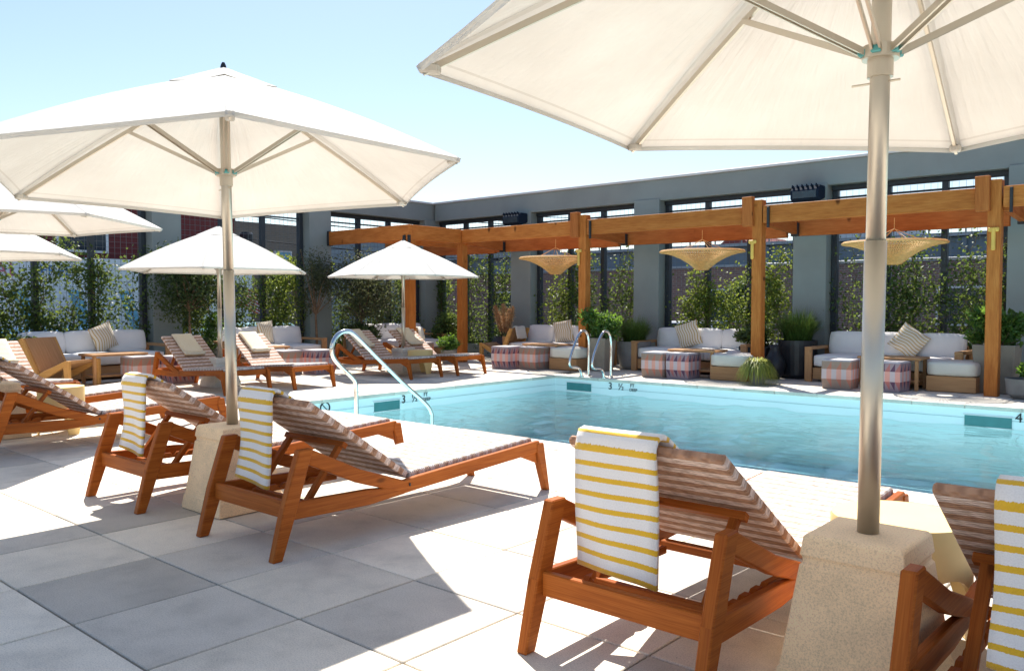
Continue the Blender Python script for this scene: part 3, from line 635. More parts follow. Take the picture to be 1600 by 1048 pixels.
# ------------------------------------------------------------------ parasols
def parasol(x, y, zr, rho, rot, label, tilt=(0, 0), block=.5, bmat='cast_stone', group='white hexagonal parasols', pole_lean=.5):
    t = empty('parasol', (x, y, 0), 0, label, 'parasol', group)
    rise = .64; tx, ty = tilt
    def lean(p): p = Vector(p); return Vector((p.x - tx * pole_lean * (p.z - block), p.y - ty * pole_lean * (p.z - block), p.z + (tx * p.x + ty * p.y)))
    b = MB(); hb, ht = .215, .145
    def sq(h, z): return [(-h, -h, z), (h, -h, z), (h, h, z), (-h, h, z)]
    lv = [(hb, .004), (hb - .01, .10)]; V = []
    prof = [(hb, .004), (hb - .008, .085), (hb - .014, .088), (ht + .012, block - .095), (ht + .005, block - .092), (ht + .006, block - .072), (ht + .012, block - .068), (ht + .004, block - .008), (ht - .006, block)]
    for h_, z in prof: V += sq(h_, z)
    fs = [(3, 2, 1, 0)]; n = len(prof)
    for i in range(n - 1):
        for k in range(4): fs.append((i * 4 + k, i * 4 + (k + 1) % 4, i * 4 + 4 + (k + 1) % 4, i * 4 + 4 + k))
    fs.append(tuple(range((n - 1) * 4, n * 4))); b.add(V, fs, [[(0, 0)] * 4] * len(fs)); b.build('base_block', bmat, t, .006)
    za = zr + rise
    p = MB(); p.tube([lean((0, 0, block - .02)), lean((0, 0, zr - .55))], .033, 24); p.build('pole', 'steel', t, smooth=True)
    p = MB(); p.tube([lean((0, 0, zr - .55)), lean((0, 0, za - .03))], .0295, 24); p.build('upper_pole', 'steel', t, smooth=True)
    hub = zr + .03
    p = MB(); p.tube([lean((0, 0, hub - .075)), lean((0, 0, hub - .02))], .038, 20); p.tube([lean((0, 0, hub - .02)), lean((0, 0, hub + .02))], .055, 20); hb_ = p.build('hub', 'steel', t, smooth=False)
    q = MB(); q.tube([lean((-.085, 0, hub - .09)), lean((.06, 0, hub - .09))], .004, 6); q.build('locking_pin', 'steel', hb_)
    # canopy
    def rim(a, f=1): return Vector((rho * f * math.cos(a), rho * f * math.sin(a), zr))
    apex = Vector((0, 0, za)); c = MB()
    for k in range(6):
        A, Bv = rim(rot + k * math.pi / 3), rim(rot + (k + 1) * math.pi / 3)
        def fn(u, v):
            e = A.lerp(Bv, u); s = 4 * u * (1 - u); r = .11 + .89 * v
            q = apex.lerp(e, r * (1 - .016 * s * v)); q.z -= .03 * s * v * (1.2 - v) - .0; q.z += .05 * math.sin(math.pi * v) * .6
            return lean(q)
        c.grid(fn, 8, 10, lambda u, v: (u, v))
        def hem(u, v):
            q = Vector(fn(u, 1)); return q + Vector((0, 0, -.022 * v)) - Vector((q.x, q.y, 0)).normalized() * .012 * v
        c.grid(hem, 8, 1)
    bmw = c.mesh('canopy', 'canvas', 0, False); bm = bmesh.new(); bm.from_mesh(bmw); bmesh.ops.remove_doubles(bm, verts=bm.verts, dist=.002); bm.to_mesh(bmw); bm.free()
    cn = obj('canopy', bmw, t)
    v_ = MB()
    for k in range(6):
        def rm(a, f): return Vector((rho * f * math.cos(a), rho * f * math.sin(a), za - rise * f + .02))
        A, Bv = rm(rot + k * math.pi / 3, .235), rm(rot + (k + 1) * math.pi / 3, .235); tp = apex + Vector((0, 0, .02))
        v_.grid(lambda u, v: lean(tp.lerp(A.lerp(Bv, u), .02 + .98 * v) - Vector((0, 0, .012 * math.sin(math.pi * u) * v))), 4, 4)
    v_.build('vent_cap', 'canvas', cn)
    f = MB(); f.tube([lean((0, 0, za + .0)), lean((0, 0, za + .03)), lean((0, 0, za + .045))], .022, 10, .008); f.build('finial', 'black_metal', t)
    for k in range(6):
        a = rot + k * math.pi / 3; e = rim(a, .985); top = Vector((.03 * math.cos(a), .03 * math.sin(a), za - .05)); mid = top.lerp(e, .44)
        off = Vector((0, 0, -.022)); r_ = MB(); pts = [top.lerp(e, s) + off + Vector((0, 0, .05 * .6 * math.sin(math.pi * (.11 + .89 * s)) * .8)) for s in (0, .15, .3, .44, .6, .75, .9, 1)]
        for s0, s1 in zip(pts, pts[1:]): r_.bar(lean(s0), lean(s1), .012, .022)
        rb = r_.build('rib', 'steel', t)
        tp_ = MB(); tp_.bar(lean(e + Vector((0, 0, -.012)) - Vector((math.cos(a), math.sin(a), 0)) * .06), lean(e + Vector((math.cos(a), math.sin(a), 0)) * .012 + Vector((0, 0, -.006))), .042, .03); tp_.build('rib_pocket', 'canvas', rb, .006)
        s_ = MB(); sd = Vector((-math.sin(a), math.cos(a), 0)); h0 = Vector((.05 * math.cos(a), .05 * math.sin(a), hub)); m_ = pts[3]
        for s in (-1, 1): s_.bar(lean(h0 + sd * .012 * s), lean(m_ + sd * .012 * s), .007, .02)
        s_.build('strut', 'steel', rb)
        B('joint_clip', 'teal_clip' if zr > 1.9 else 'steel', rb, lean(h0), (.03, .03, .022), .003)
    return t
parasol(-4.51, 2.64, 1.965, 1.44, R(30.6), 'white parasol standing in the stone base between two loungers on the left', (.064, -.01))
parasol(-.858, 2.70, 1.965, 1.47, R(34.6), 'large white parasol on the steel pole in the right foreground', (-.009, -.031))
parasol(-8.5, 2.62, 1.955, 1.43, R(10.8), 'white parasol cut off at the left edge, the higher of two', (0, 0))
parasol(-11.3, 3.08, 1.79, 1.43, R(30), 'white parasol cut off at the left edge, the lower and farther one', (0, 0), .34, 'cast_white')
parasol(-11.3, 6.43, 1.70, 1.40, R(22), 'far white parasol seen behind the left parasol pole', (0, 0), .42, 'cast_white')
parasol(-11.3, 10.02, 1.70, 1.36, R(42), 'small far white parasol in front of the pergola corner', (0, 0), .42, 'cast_white')
# drum stools with arched feet
def stool(x, y, label, r=.24, h=.44, rz=0):
    m = MB(); n = 48
    def hole(a): 
        k = (a * 3 / (2 * math.pi)) % 1; return 0.27 * math.sqrt(max(0, 1 - ((k - .5) / .36) ** 2)) if abs(k - .5) < .36 else 0
    V = []; fs = []; uv = []
    for i in range(n):
        a = 2 * math.pi * i / n; lo = hole(a); rr = r * (1 - .06 * 0)
        for rad, z in ((rr * .94, lo), (rr * .94, h - .03), (rr, lo), (rr * 1.0, h - .015), (rr * .985, h), (0.001, h), (.001, h - .03)): V.append((rad * math.cos(a), rad * math.sin(a), z))
    for i in range(n):
        a, b = i * 7, ((i + 1) % n) * 7
        for p, q in ((2, 3), (3, 4), (4, 5), (1, 0), (0, 2), (6, 1)): fs.append((a + p, b + p, b + q, a + q)); uv.append([(0, 0)] * 4)
    m.add(V, fs, uv); o = m.build('drum_stool', 'yellow_glaze', None, 0, False, (x, y, .004)); o.data.shade_smooth(); o.data.set_sharp_from_angle(angle=R(35)); o.rotation_euler = (0, 0, rz)
    tag(o, label, 'stool', 'yellow drum stools')
stool(-.91, 3.22, 'pale yellow drum stool behind the stone base of the right parasol', rz=.5); stool(-8.31, 3.1, 'yellow drum stool beside the loungers at the left edge', r=.2, rz=.2); stool(-10.75, 9.92, 'yellow drum stool between far loungers beside the far parasol base', .22, .40)

# ------------------------------------------------------------------ lounge furniture
def cushion(m, c, s, puff=.02, n=6):
    c = Vector(c); hx, hy, hz = [v / 2 for v in s]; r = min(s) * .2
    def face(ax, sg):
        i, j = [(1, 2), (2, 0), (0, 1)][ax]
        def fn(u, v):
            p = [0, 0, 0]; H = (hx, hy, hz); a, b = (u * 2 - 1), (v * 2 - 1); p[i] = a * H[i]; p[j] = (b if sg > 0 else -b) * H[j]; p[ax] = sg * H[ax]
            q = [max(-H[k] + r, min(H[k] - r, p[k])) for k in range(3)]; d = Vector([p[k] - q[k] for k in range(3)])
            if d.length > 1e-6: d = d.normalized() * r
            o = Vector(q) + d; o[ax] += sg * puff * (1 - a * a) * (1 - b * b); return c + o
        return fn
    for ax in range(3):
        for sg in (-1, 1): m.grid(face(ax, sg), n, n)
def merge_smooth(me):
    bm = bmesh.new(); bm.from_mesh(me); bmesh.ops.remove_doubles(bm, verts=bm.verts, dist=.0008); bmesh.ops.recalc_face_normals(bm, faces=bm.faces); bm.to_mesh(me); bm.free(); me.polygons.foreach_set('use_smooth', [True] * len(me.polygons))
def cush(name, mat, par, c, s, puff=.02, rx=0):
    m = MB(); cushion(m, (0, 0, 0), s, puff); me = m.mesh(name, mat); merge_smooth(me); o = obj(name, me, par, c); o.rotation_euler = (rx, 0, 0); return o
def sofa():
    # local: faces -y, width along x, centred; back at y=+.45
    s = empty('sofa')
    B('base', 'oak', s, (0, .0, .13), (2.0, .82, .18)); B('back_panel', 'oak', s, (0, .44, .34), (2.0, .04, .5))
    for x in (-.66, 0, .66): cush('seat_cushion', 'cushion', s, (x, -.03, .33), (.655, .82, .19), .008)
    for x in (-.66, 0, .66): cush('back_cushion', 'cushion', s, (x, .31, .58), (.645, .18, .36), .018, R(-12))
    for sg in (-1, 1):
        a = MB(); x = sg * 1.065; a.box((x, -.42, .25), (.11, .05, .50)); a.box((x, .0, .52), (.11, .90, .045)); a.box((x, .42, .25), (.11, .05, .50)); a.box((x, 0, .15), (.05, .79, .10)); a.build('arm', 'oak', s, .006)
    return s
sofa_p = sofa(); GS = 'white cushioned teak sofas'
sofas = [((-10.32, 13.3, 0), 0, 'white cushioned sofa left of the concrete planters, under the left pendant'), ((-7.18, 13.3, 0), 0, 'white cushioned sofa under the middle pendant, right of the concrete planters'), ((-3.97, 13.3, 0), 0, 'white cushioned sofa behind the steel parasol pole, under the right pendant'),
         ((-14.0, 5.72, 0), R(90), 'white cushioned sofa at the far left against the mesh window'), ((-14.0, 8.9, 0), R(90), 'white cushioned sofa behind the left parasol pole'), ((-14.0, 12.2, 0), R(90), 'white cushioned sofa in the far corner under the pergola')]
for i, (l, rz, lb) in enumerate(sofas): place(sofa_p, i > 0, l, rz, lb, 'sofa', GS)
def pillow(loc, rz, label, tilt=0):
    m = MB(); sx, sz = .22, .21
    for sg in (-1, 1): m.grid(lambda u, v: ((u * 2 - 1) * sx * (1 - .05 * (1 - abs(v * 2 - 1) ** 3)), sg * (.006 + .062 * (1 - abs(u * 2 - 1) ** 3.5) * (1 - abs(v * 2 - 1) ** 3.5)), (v * 2 - 1) * sz * (1 - .05 * (1 - abs(u * 2 - 1) ** 3))), 14, 14, lambda u, v: (u * .44, v * .42 + .012 * math.sin(u * 9)))
    me = m.mesh('throw_pillow', 'pillow_stripe')
    merge_smooth(me); o = obj('throw_pillow', me, None, loc); o.rotation_euler = (R(-14), tilt, rz); tag(o, label, 'pillow', 'cream striped throw pillows')
pillow((-10.3, 13.44, .65), 0, 'cream striped pillow on the sofa left of the concrete planters', R(80)); pillow((-7.45, 13.43, .66), 0, 'cream striped pillow on the sofa under the middle pendant', R(72)); pillow((-3.72, 13.43, .65), 0, 'cream striped pillow on the sofa behind the steel parasol pole', R(35))
pillow((-14.14, 5.95, .66), R(90), 'cream striped pillow on the sofa at the far left', R(70)); pillow((-14.14, 9.0, .66), R(90), 'cream striped pillow on the sofa behind the left parasol pole', R(85))
def ottoman():
    s = empty('ottoman'); B('base', 'oak', s, (0, 0, .115), (.62, .68, .21)); cush('cushion', 'cushion_cream', s, (0, 0, .32), (.62, .68, .20), .015); B('plinth', 'black_metal', s, (0, 0, .007), (.54, .6, .012), 0); return s
ot = ottoman()
for i, (x, y, lb) in enumerate([(-9.22, 12.35, 'cream cushioned ottoman on wooden base behind the two pool grab rails'), (-6.0, 12.42, 'cream cushioned ottoman on wooden base beside the trailing variegated grass'), (-2.92, 12.85, 'cream cushioned ottoman on wooden base right of the steel parasol pole')]):
    place(ot, i > 0, (x, y, 0), 0, lb, 'ottoman', 'cream ottomans with wooden bases')
def table():
    s = empty('coffee_table'); t = empty_top = None
    B('table_top', 'oak', s, (0, 0, .445), (.85, .5, .035), .008); 
    for x in (-.37, .37):
        for y in (-.2, .2): B('leg', 'oak', s, (x, y, .215), (.045, .045, .42))
    B('shelf', 'oak', s, (0, 0, .13), (.72, .38, .02)); return s
tb = table()
for i, (x, y, rz, lb) in enumerate([(-9.8, 12.3, 0, 'wooden coffee table behind the patterned cubes left of the grab rails'), (-6.72, 12.42, 0, 'wooden coffee table behind the patterned cubes under the middle pendant'), (-3.7, 12.62, 0, 'wooden coffee table behind the steel parasol pole'), (-13.0, 5.62, R(90), 'wooden side table with shelf in front of the far left sofa'), (-13.0, 8.2, R(90), 'wooden coffee table in front of the sofa behind the left parasol pole')]):
    place(tb, i > 0, (x, y, 0), rz, lb, 'table', 'wooden coffee tables')
def cube(pal, nm):
    A_, Bc, C_, D_, E_ = pal; m = MB(); s = .41; H = .415; ncol = 3
    fr = [((-s/2, -s/2), (s/2, -s/2)), ((s/2, -s/2), (s/2, s/2)), ((s/2, s/2), (-s/2, s/2)), ((-s/2, s/2), (-s/2, -s/2))]
    def pt(f, u, z):
        (x0, y0), (x1, y1) = fr[f]; rr = .02 if (z <= .02 or z >= H) else 0
        x = x0 + (x1 - x0) * u; y = y0 + (y1 - y0) * u; k = 1 - rr / s; return (x * k, y * k, z)
    def tri(f, P, c): m.add([pt(f, *p) for p in P], [tuple(range(len(P)))], [[(0, 0)] * len(P)], c)
    for f in range(4):
        for k in range(ncol):
            u0, u1 = k / ncol, (k + 1) / ncol; um = (u0 + u1) / 2; hw = (u1 - u0) / 2
            z0, z1, z2, z3 = .02, .14, .28, H - .02
            for a0, a1, dk, lt in ((u0, um, A_, C_), (um, u1, E_, Bc)):
                tri(f, [(a0, z0), (a1, z0), (a0, z1)], D_); tri(f, [(a1, z0), (a1, z1), (a0, z1)], dk)
                tri(f, [(a0, z1), (a1, z1), (a1, z2), (a0, z2)], lt)
                tri(f, [(a0, z2), (a1, z2), (a1, z3)], dk); tri(f, [(a0, z2), (a1, z3), (a0, z3)], D_)
        m.add([pt(f, 0, .0), pt(f, 1, .0), pt(f, 1, .02), pt(f, 0, .02)], [(0, 1, 2, 3)], [[(0, 0)] * 4], D_); m.add([pt(f, 0, H - .02), pt(f, 1, H - .02), pt(f, 1, H), pt(f, 0, H)], [(0, 1, 2, 3)], [[(0, 0)] * 4], C_)
    q = s / 2 - .0102; m.add([(-q, -q, H), (q, -q, H), (q, q, H), (-q, q, H)], [(0, 1, 2, 3)], [[(0, 0)] * 4], (.60, .56, .55))
    return m.mesh(nm, 'print_fabric')
PB = ((.30, .21, .17), (.66, .36, .30), (.54, .47, .49), (.30, .22, .18), (.44, .17, .12)); PN = ((.11, .06, .11), (.66, .34, .30), (.52, .46, .50), (.30, .23, .26), (.42, .15, .14))
cb, cn_ = cube(PB, 'patterned_cube_brown'), cube(PN, 'patterned_cube_navy')
for i, (x, y, k, lb) in enumerate([(-10.35, 11.75, cn_, 'navy and pink patterned pouf, left of the pair by the grab rails'), (-9.83, 11.95, cb, 'brown and pink patterned pouf, right of the pair by the grab rails'), (-7.22, 12.02, cb, 'brown and pink patterned pouf, left of the pair under the middle pendant'), (-6.79, 12.08, cn_, 'navy and pink patterned pouf, right of the pair under the middle pendant'),
        (-4.28, 12.15, cb, 'brown and pink patterned pouf just left of the steel parasol pole'), (-3.62, 12.22, cn_, 'navy and pink patterned pouf just right of the steel parasol pole'), (-12.62, 5.85, cb, 'pale brown and pink patterned pouf beside the wooden side table at far left'), (-12.3, 6.3, cn_, 'navy patterned pouf half hidden by a far lounger at left'),
        (-12.3, 8.22, cb, 'brown patterned pouf behind the far lounger right of the left pole'), (-12.05, 8.72, cn_, 'navy patterned pouf beside the curved handrail top'), (-12.75, 11.75, cb, 'patterned pouf in the shade under the pergola corner')]):
    o = obj('patterned_pouf', k, None, (x, y, .004)); o.rotation_euler = (0, 0, rnd.uniform(-.06, .06)); tag(o, lb, 'pouf', 'patterned fabric poufs')
def chair():
    s = empty('lounge_chair')
    for x in (-.3, .3):
        m = MB(); m.prism([(-.42, .70), (-.36, .72), (-.10, .20), (.36, .40), (.42, .40), (.42, 0), (.36, 0), (.33, .31), (-.06, .10), (-.16, .10), (-.22, 0), (-.30, 0), (-.20, .16)], x - .03, x + .03); m.build('side_frame', 'ochre_wood', s, .006)
    m = MB(); m.prism([(-.38, .71), (-.35, .72), (-.09, .22), (-.12, .20)], -.27, .27); m.build('backrest', 'oak', s, .004); m = MB(); m.prism([(-.12, .20), (-.10, .23), (.34, .40), (.34, .36)], -.27, .27); m.build('seat', 'oak', s, .004)
    return s
ch = chair()
for i, (x, y, rz, lb) in enumerate([(-13.0, 4.85, R(-62), 'low ochre wooden lounge chair in front of the far left sofa'), (-12.65, 11.15, R(120), 'low wooden chair with a cloth, left of the far parasol pole'), (-11.55, 13.05, R(95), 'low wooden chair with a cloth, right of the pergola post')]):
    place(ch, i > 0, (x, y, 0), rz, lb, 'chair', 'low wooden lounge chairs')
for x, y, rz, lb in [(-12.65, 11.15, R(120), 'cream cloth folded over the chair left of the far parasol pole'), (-11.55, 13.05, R(95), 'cream cloth folded over the chair right of the pergola post')]:
    m = MB(); pts = [(-.46, .50), (-.40, .74), (-.36, .755), (-.33, .735), (-.25, .55)]
    m.grid(lambda u, v: (-.17 + .34 * u, np.interp(v * 4, range(5), [p[0] for p in pts]), np.interp(v * 4, range(5), [p[1] for p in pts]) + .006 * math.sin(9 * u)), 6, 12); o = m.build('folded_cloth', 'cushion_cream', None, 0, True, (x, y, 0)); o.rotation_euler = (0, 0, rz); sm = o.modifiers.new('thickness', 'SOLIDIFY'); sm.thickness = .012; tag(o, lb, 'cloth', 'cloths on the low chairs')

# ------------------------------------------------------------------ rails
def curve(pts, n=6):
    P = [Vector(p) for p in pts]; out = []
    for i in range(len(P) - 1):
        p0, p1, p2, p3 = P[max(i - 1, 0)], P[i], P[i + 1], P[min(i + 2, len(P) - 1)]
        for k in range(n):
            t = k / n; out.append(.5 * ((2 * p1) + (p2 - p0) * t + (2 * p0 - 5 * p1 + 4 * p2 - p3) * t * t + (3 * p1 - p0 - 3 * p2 + p3) * t ** 3))
    return out + [P[-1]]
hr = empty('handrail', (-7.15, 5.66, 0), 0, 'polished steel handrail curving from the deck into the pool', 'handrail')
m = MB(); m.tube(curve([(0, 0, 0), (0, 0, .18), (0, -.005, .35), (0, -.06, .43), (0, -.20, .55), (0, -.30, .66), (0, -.315, .78), (0, -.24, .89), (0, -.12, .925), (0, .0, .87), (0, .3, .62), (0, .7, .29), (0, 1.0, .06), (0, 1.10, -.06), (0, 1.12, -.2), (0, 1.12, -.9)]), .024, 14); m.build('rail_tube', 'chrome', hr, smooth=True)
m = MB(); m.lathe([(.05, 0), (.05, .012), (.03, .02)], 18, (0, 0, .002)); m.build('flange', 'chrome', hr)
def grab(x, lb):
    h = empty('grab_rail', (x, 11.34, 0), 0, lb, 'grab rail', 'pool ladder grab rails'); m = MB()
    m.tube(curve([(0, .06, 0), (0, .06, .3), (0, .06, .60), (0, .0, .73), (0, -.12, .765), (0, -.24, .68), (0, -.40, .44), (0, -.47, .27), (0, -.44, .19), (0, -.32, .17), (0, -.22, .15), (0, -.16, .09), (0, -.14, .0)]), .022, 12); m.build('rail_tube', 'chrome', h, smooth=True)
    for y in (.06, -.14): q = MB(); q.lathe([(.045, 0), (.045, .012), (.028, .02)], 16, (0, y, .002)); q.build('flange', 'chrome', h)
grab(-8.2, 'steel pool grab rail, left of the two on the far edge'); grab(-7.75, 'steel pool grab rail, right of the two on the far edge')

# ------------------------------------------------------------------ planting
def pot_square(par, s, h, mat, taper=.85):
    m = MB(); a, b = s / 2 * taper, s / 2; V = []
    for r, z in ((a, 0), (b, h), (b - .035, h), (b - .05, h - .06)): V += [(-r, -r, z), (r, -r, z), (r, r, z), (-r, r, z)]
    fs = [(3, 2, 1, 0)] + [(i * 4 + k, i * 4 + (k + 1) % 4, i * 4 + 4 + (k + 1) % 4, i * 4 + 4 + k) for i in range(3) for k in range(4)]; m.add(V, fs, [[(0, 0)] * 4] * len(fs)); m.build('pot', mat, par, .012)
    B('soil', 'soil', par, (0, 0, h - .05), (s * .86, s * .86, .03), 0)
def pot_round(par, prof, mat, n=28):
    m = MB(); r, z = prof[-1]; m.lathe(prof + [(r - .025, z), (r - .035, z - .07), (.001, z - .07)], n); m.build('pot', mat, par, smooth=False)
def leaves_blob(n, c, rad, lump=9, fill=.55):
    C = unit(nrng.normal(size=(lump, 3))) * nrng.uniform(.25, .8, (lump, 1)); k = nrng.integers(0, lump, n)
    d = unit(nrng.normal(size=(n, 3))) * (nrng.uniform(0, 1, (n, 1)) ** fill) * .48
    return np.array(c) + (C[k] + d) * np.array(rad)
def branches(par, base, c, rad, n, r0, mat='bark', name='branches'):
    m = MB()
    for _ in range(n):
        e = Vector(c) + Vector([rnd.uniform(-.7, .7) * rad[i] for i in range(3)]); b = Vector(base); md = b.lerp(e, .5) + Vector((rnd.uniform(-.1, .1), rnd.uniform(-.1, .1), .05)); m.tube([b, md, e], r0, 5, r0 * .25)
    return m.build(name, mat, par)
def shrub(name, label, cat, loc, c, rad, n, size, mat, pot=None, aspect=.5, group=None, stems=6, r0=.008, lump=9):
    t = empty(name, loc, 0, label, cat, group)
    if pot: pot(t)
    branches(t, (0, 0, max(0, c[2] - rad[2] * 1.1)), c, rad, stems, r0, 'stem', 'stems'); obj('foliage', leaf_mesh('foliage', leaves_blob(n, c, rad, lump), size, mat, aspect), t); return t
def grass(name, label, loc, z, n, r0, h, spread, w_, mat, pot=None, droop=.5):
    t = empty(name, loc, 0, label, 'plant'); 
    if pot: pot(t)
    o = obj('blades', blade_mesh('blades', n, r0, h, spread, w_, mat, droop), t, (0, 0, z)); tag(o, kind='stuff'); return t
def tree(label, loc, th, c, rad, n, size, mat, pot=None, lump=16, r0=.03):
    t = empty('tree', loc, 0, label, 'tree', 'potted trees by the left wall')
    if pot: pot(t)
    m = MB(); z0 = .02 if not pot else .35; m.tube([(0, 0, z0), (.02, .01, z0 + (th - z0) * .4), (-.02, .02, z0 + (th - z0) * .75), (0, 0, th)], r0, 8, r0 * .6); tr = m.build('trunk', 'bark', t, smooth=True)
    branches(tr, (0, 0, th * .9), c, rad, 14, .012); obj('crown', leaf_mesh('crown', leaves_blob(n, c, rad, lump), size, mat, .45), t); return t
tree('leafy dark evergreen tree before the grey column at left, above the far lounger', (-13.95, 7.35, 0), 1.2, (0, .15, 1.75), (.75, .95, .85), 9000, .06, 'leaf_dark', None, 22)
tree('slender olive-leaved tree in a concrete pot left of the pergola', (-13.9, 11.15, 0), 1.0, (0, .1, 1.62), (.8, 1.0, .92), 9000, .055, 'leaf_olive', lambda p: pot_round(p, [(.22, 0), (.30, .12), (.33, .48)], 'pot_concrete'), 24)
tree('thin olive-leaved tree beside the wall column behind the far parasol', (-14.25, 10.25, 0), 1.1, (0, 0, 1.8), (.45, .55, .8), 3000, .05, 'leaf_olive', None, 16)
shrub('shrub', 'narrow upright dark green shrub beside the left parasol pole', 'shrub', (-14.2, 7.95, 0), (0, 0, .65), (.2, .2, .62), 2200, .05, 'leaf_bright', group=None)
shrub('shrub', 'low round dark green bush behind the far lounger left of the pole', 'shrub', (-13.9, 7.55, 0), (0, 0, .42), (.3, .3, .3), 1800, .06, 'leaf_dark')
shrub('shrub', 'leafy ground bush at the far left behind the pale lounger', 'shrub', (-14.2, 4.2, 0), (0, 0, .42), (.4, .75, .4), 3200, .075, 'leaf_dark')
shrub('shrub', 'broad fern-like bush at the foot of the potted tree', 'shrub', (-13.4, 10.75, 0), (0, 0, .62), (.42, .42, .3), 1600, .11, 'leaf_dark', aspect=.3)
shrub('shrub', 'low leafy shrub in the corner behind the pergola posts', 'shrub', (-13.6, 13.4, 0), (0, 0, .55), (.6, .4, .5), 2600, .07, 'leaf_vine')
shrub('shrub', 'small bright green plant in a grey pot beside the pergola post', 'plant', (-12.05, 11.9, 0), (0, 0, .4), (.22, .22, .18), 1100, .06, 'leaf_bright', lambda p: pot_round(p, [(.13, 0), (.17, .28)], 'pot_concrete'))
pp = empty('pampas_plant', (-11.9, 13.45, 0), 0, 'dry tan pampas plumes in a squat black pot', 'plant'); pot_round(pp, [(.2, 0), (.31, .18), (.33, .32), (.25, .45), (.22, .5)], 'pot_black')
for k, (ox, oy, ht_) in enumerate([(-.2, -.1, .62), (-.28, .05, .5), (.1, -.16, .66), (.24, .0, .6), (.02, .12, .55), (.3, -.12, .48)]):
    q = MB(); b0 = Vector((ox * .2, oy * .2, .45)); e = Vector((ox, oy, .52 + ht_)); md = b0.lerp(e, .5) + Vector((-ox * .12, -oy * .12, .05)); q.tube([b0, md, e], .006, 5); st = q.build('stem', 'stem', pp)
    n_ = 1300; tt = nrng.uniform(.2, 1.0, n_); P = (np.array(b0)[None] * ((1 - tt) ** 2)[:, None] + 2 * np.array(md)[None] * (tt * (1 - tt))[:, None] + np.array(e)[None] * (tt ** 2)[:, None]) + nrng.normal(0, .034, (n_, 3)) * np.sin(np.pi * np.clip((tt - .15) * 1.05, 0, 1))[:, None]; obj('plume', leaf_mesh('plume', P, .05, 'plume', .14, 1.6), st)
tall = lambda p: pot_square(p, .38, .60, 'pot_taupe', .78)
shrub('potted_shrub', 'leafy bright green shrub in a tall taupe concrete planter behind the right grab rail', 'plant', (-8.66, 12.45, 0), (-.02, 0, .85), (.42, .38, .36), 3000, .075, 'leaf_bright', tall)
grass('potted_grass', 'fine green grass mound in a round grey concrete pot beside the taupe planter', (-8.42, 13.15, 0), .46, 1700, .18, .62, .42, .006, 'leaf_grass', lambda p: pot_round(p, [(.2, 0), (.27, .06), (.31, .28), (.31, .52)], 'pot_concrete'))
grass('variegated_grass', 'small yellow-green trailing grass in a low pot at the pool edge', (-5.42, 11.88, 0), .27, 1500, .13, .26, .24, .013, 'leaf_variegated', lambda p: pot_round(p, [(.10, 0), (.14, .27)], 'pot_concrete'), 2.1)
grass('potted_grass', 'tall fine green grass in a black cylindrical pot left of the right column', (-5.42, 13.4, 0), .56, 2000, .2, .68, .45, .006, 'leaf_grass', lambda p: pot_round(p, [(.26, 0), (.30, .06), (.31, .62)], 'pot_black'))
vz = MB(); vz.lathe([(.075, 0), (.14, .07), (.172, .2), (.155, .31), (.095, .41), (.075, .48), (.095, .55), (.082, .55), (.065, .48)], 28); tag(vz.build('vase', 'pot_black', None, 0, True, (-5.62, 12.95, .004)), 'round black vase standing in front of the black pot of grass', 'vase')
shrub('potted_shrub', 'dark leafy shrub in a dark grey box planter behind the pergola post', 'plant', (-6.1, 13.4, 0), (0, 0, .68), (.34, .3, .24), 1400, .075, 'leaf_dark', lambda p: pot_square(p, .5, .5, 'pot_black', .95))
shrub('potted_shrub', 'lush green shrub in a tall taupe planter behind the rightmost pergola post', 'plant', (-2.45, 12.95, 0), (.05, 0, .90), (.48, .32, .32), 3200, .08, 'leaf_bright', lambda p: pot_square(p, .52, .66, 'pot_taupe', .82))
shrub('potted_shrub', 'small green plant in a low grey bowl at the right edge', 'plant', (-1.98, 12.35, 0), (.05, 0, .36), (.26, .2, .12), 700, .07, 'leaf_bright', lambda p: pot_round(p, [(.16, 0), (.24, .06), (.26, .26)], 'pot_concrete'))
B('t', 'oak', None, (0, 0, 0), (.1, .1, .1)); bpy.data.objects.remove(bpy.data.objects['t'])
ar = empty('wooden_armchair', (-1.3, 13.1, 0), 0, 'corner of a wooden armchair at the right edge', 'chair'); B('arm', 'oak', ar, (-.33, -.25, .48), (.09, .8, .05)); B('leg', 'oak', ar, (-.33, -.6, .23), (.09, .06, .45)); B('seat', 'cushion', ar, (.05, -.2, .36), (.6, .7, .14), .03); B('leg', 'oak', ar, (-.33, .12, .23), (.09, .06, .45)); B('leg', 'oak', ar, (.42, -.6, .23), (.09, .06, .45)); B('leg', 'oak', ar, (.42, .12, .23), (.09, .06, .45)); B('backrest', 'oak', ar, (.05, .17, .6), (.7, .05, .35))
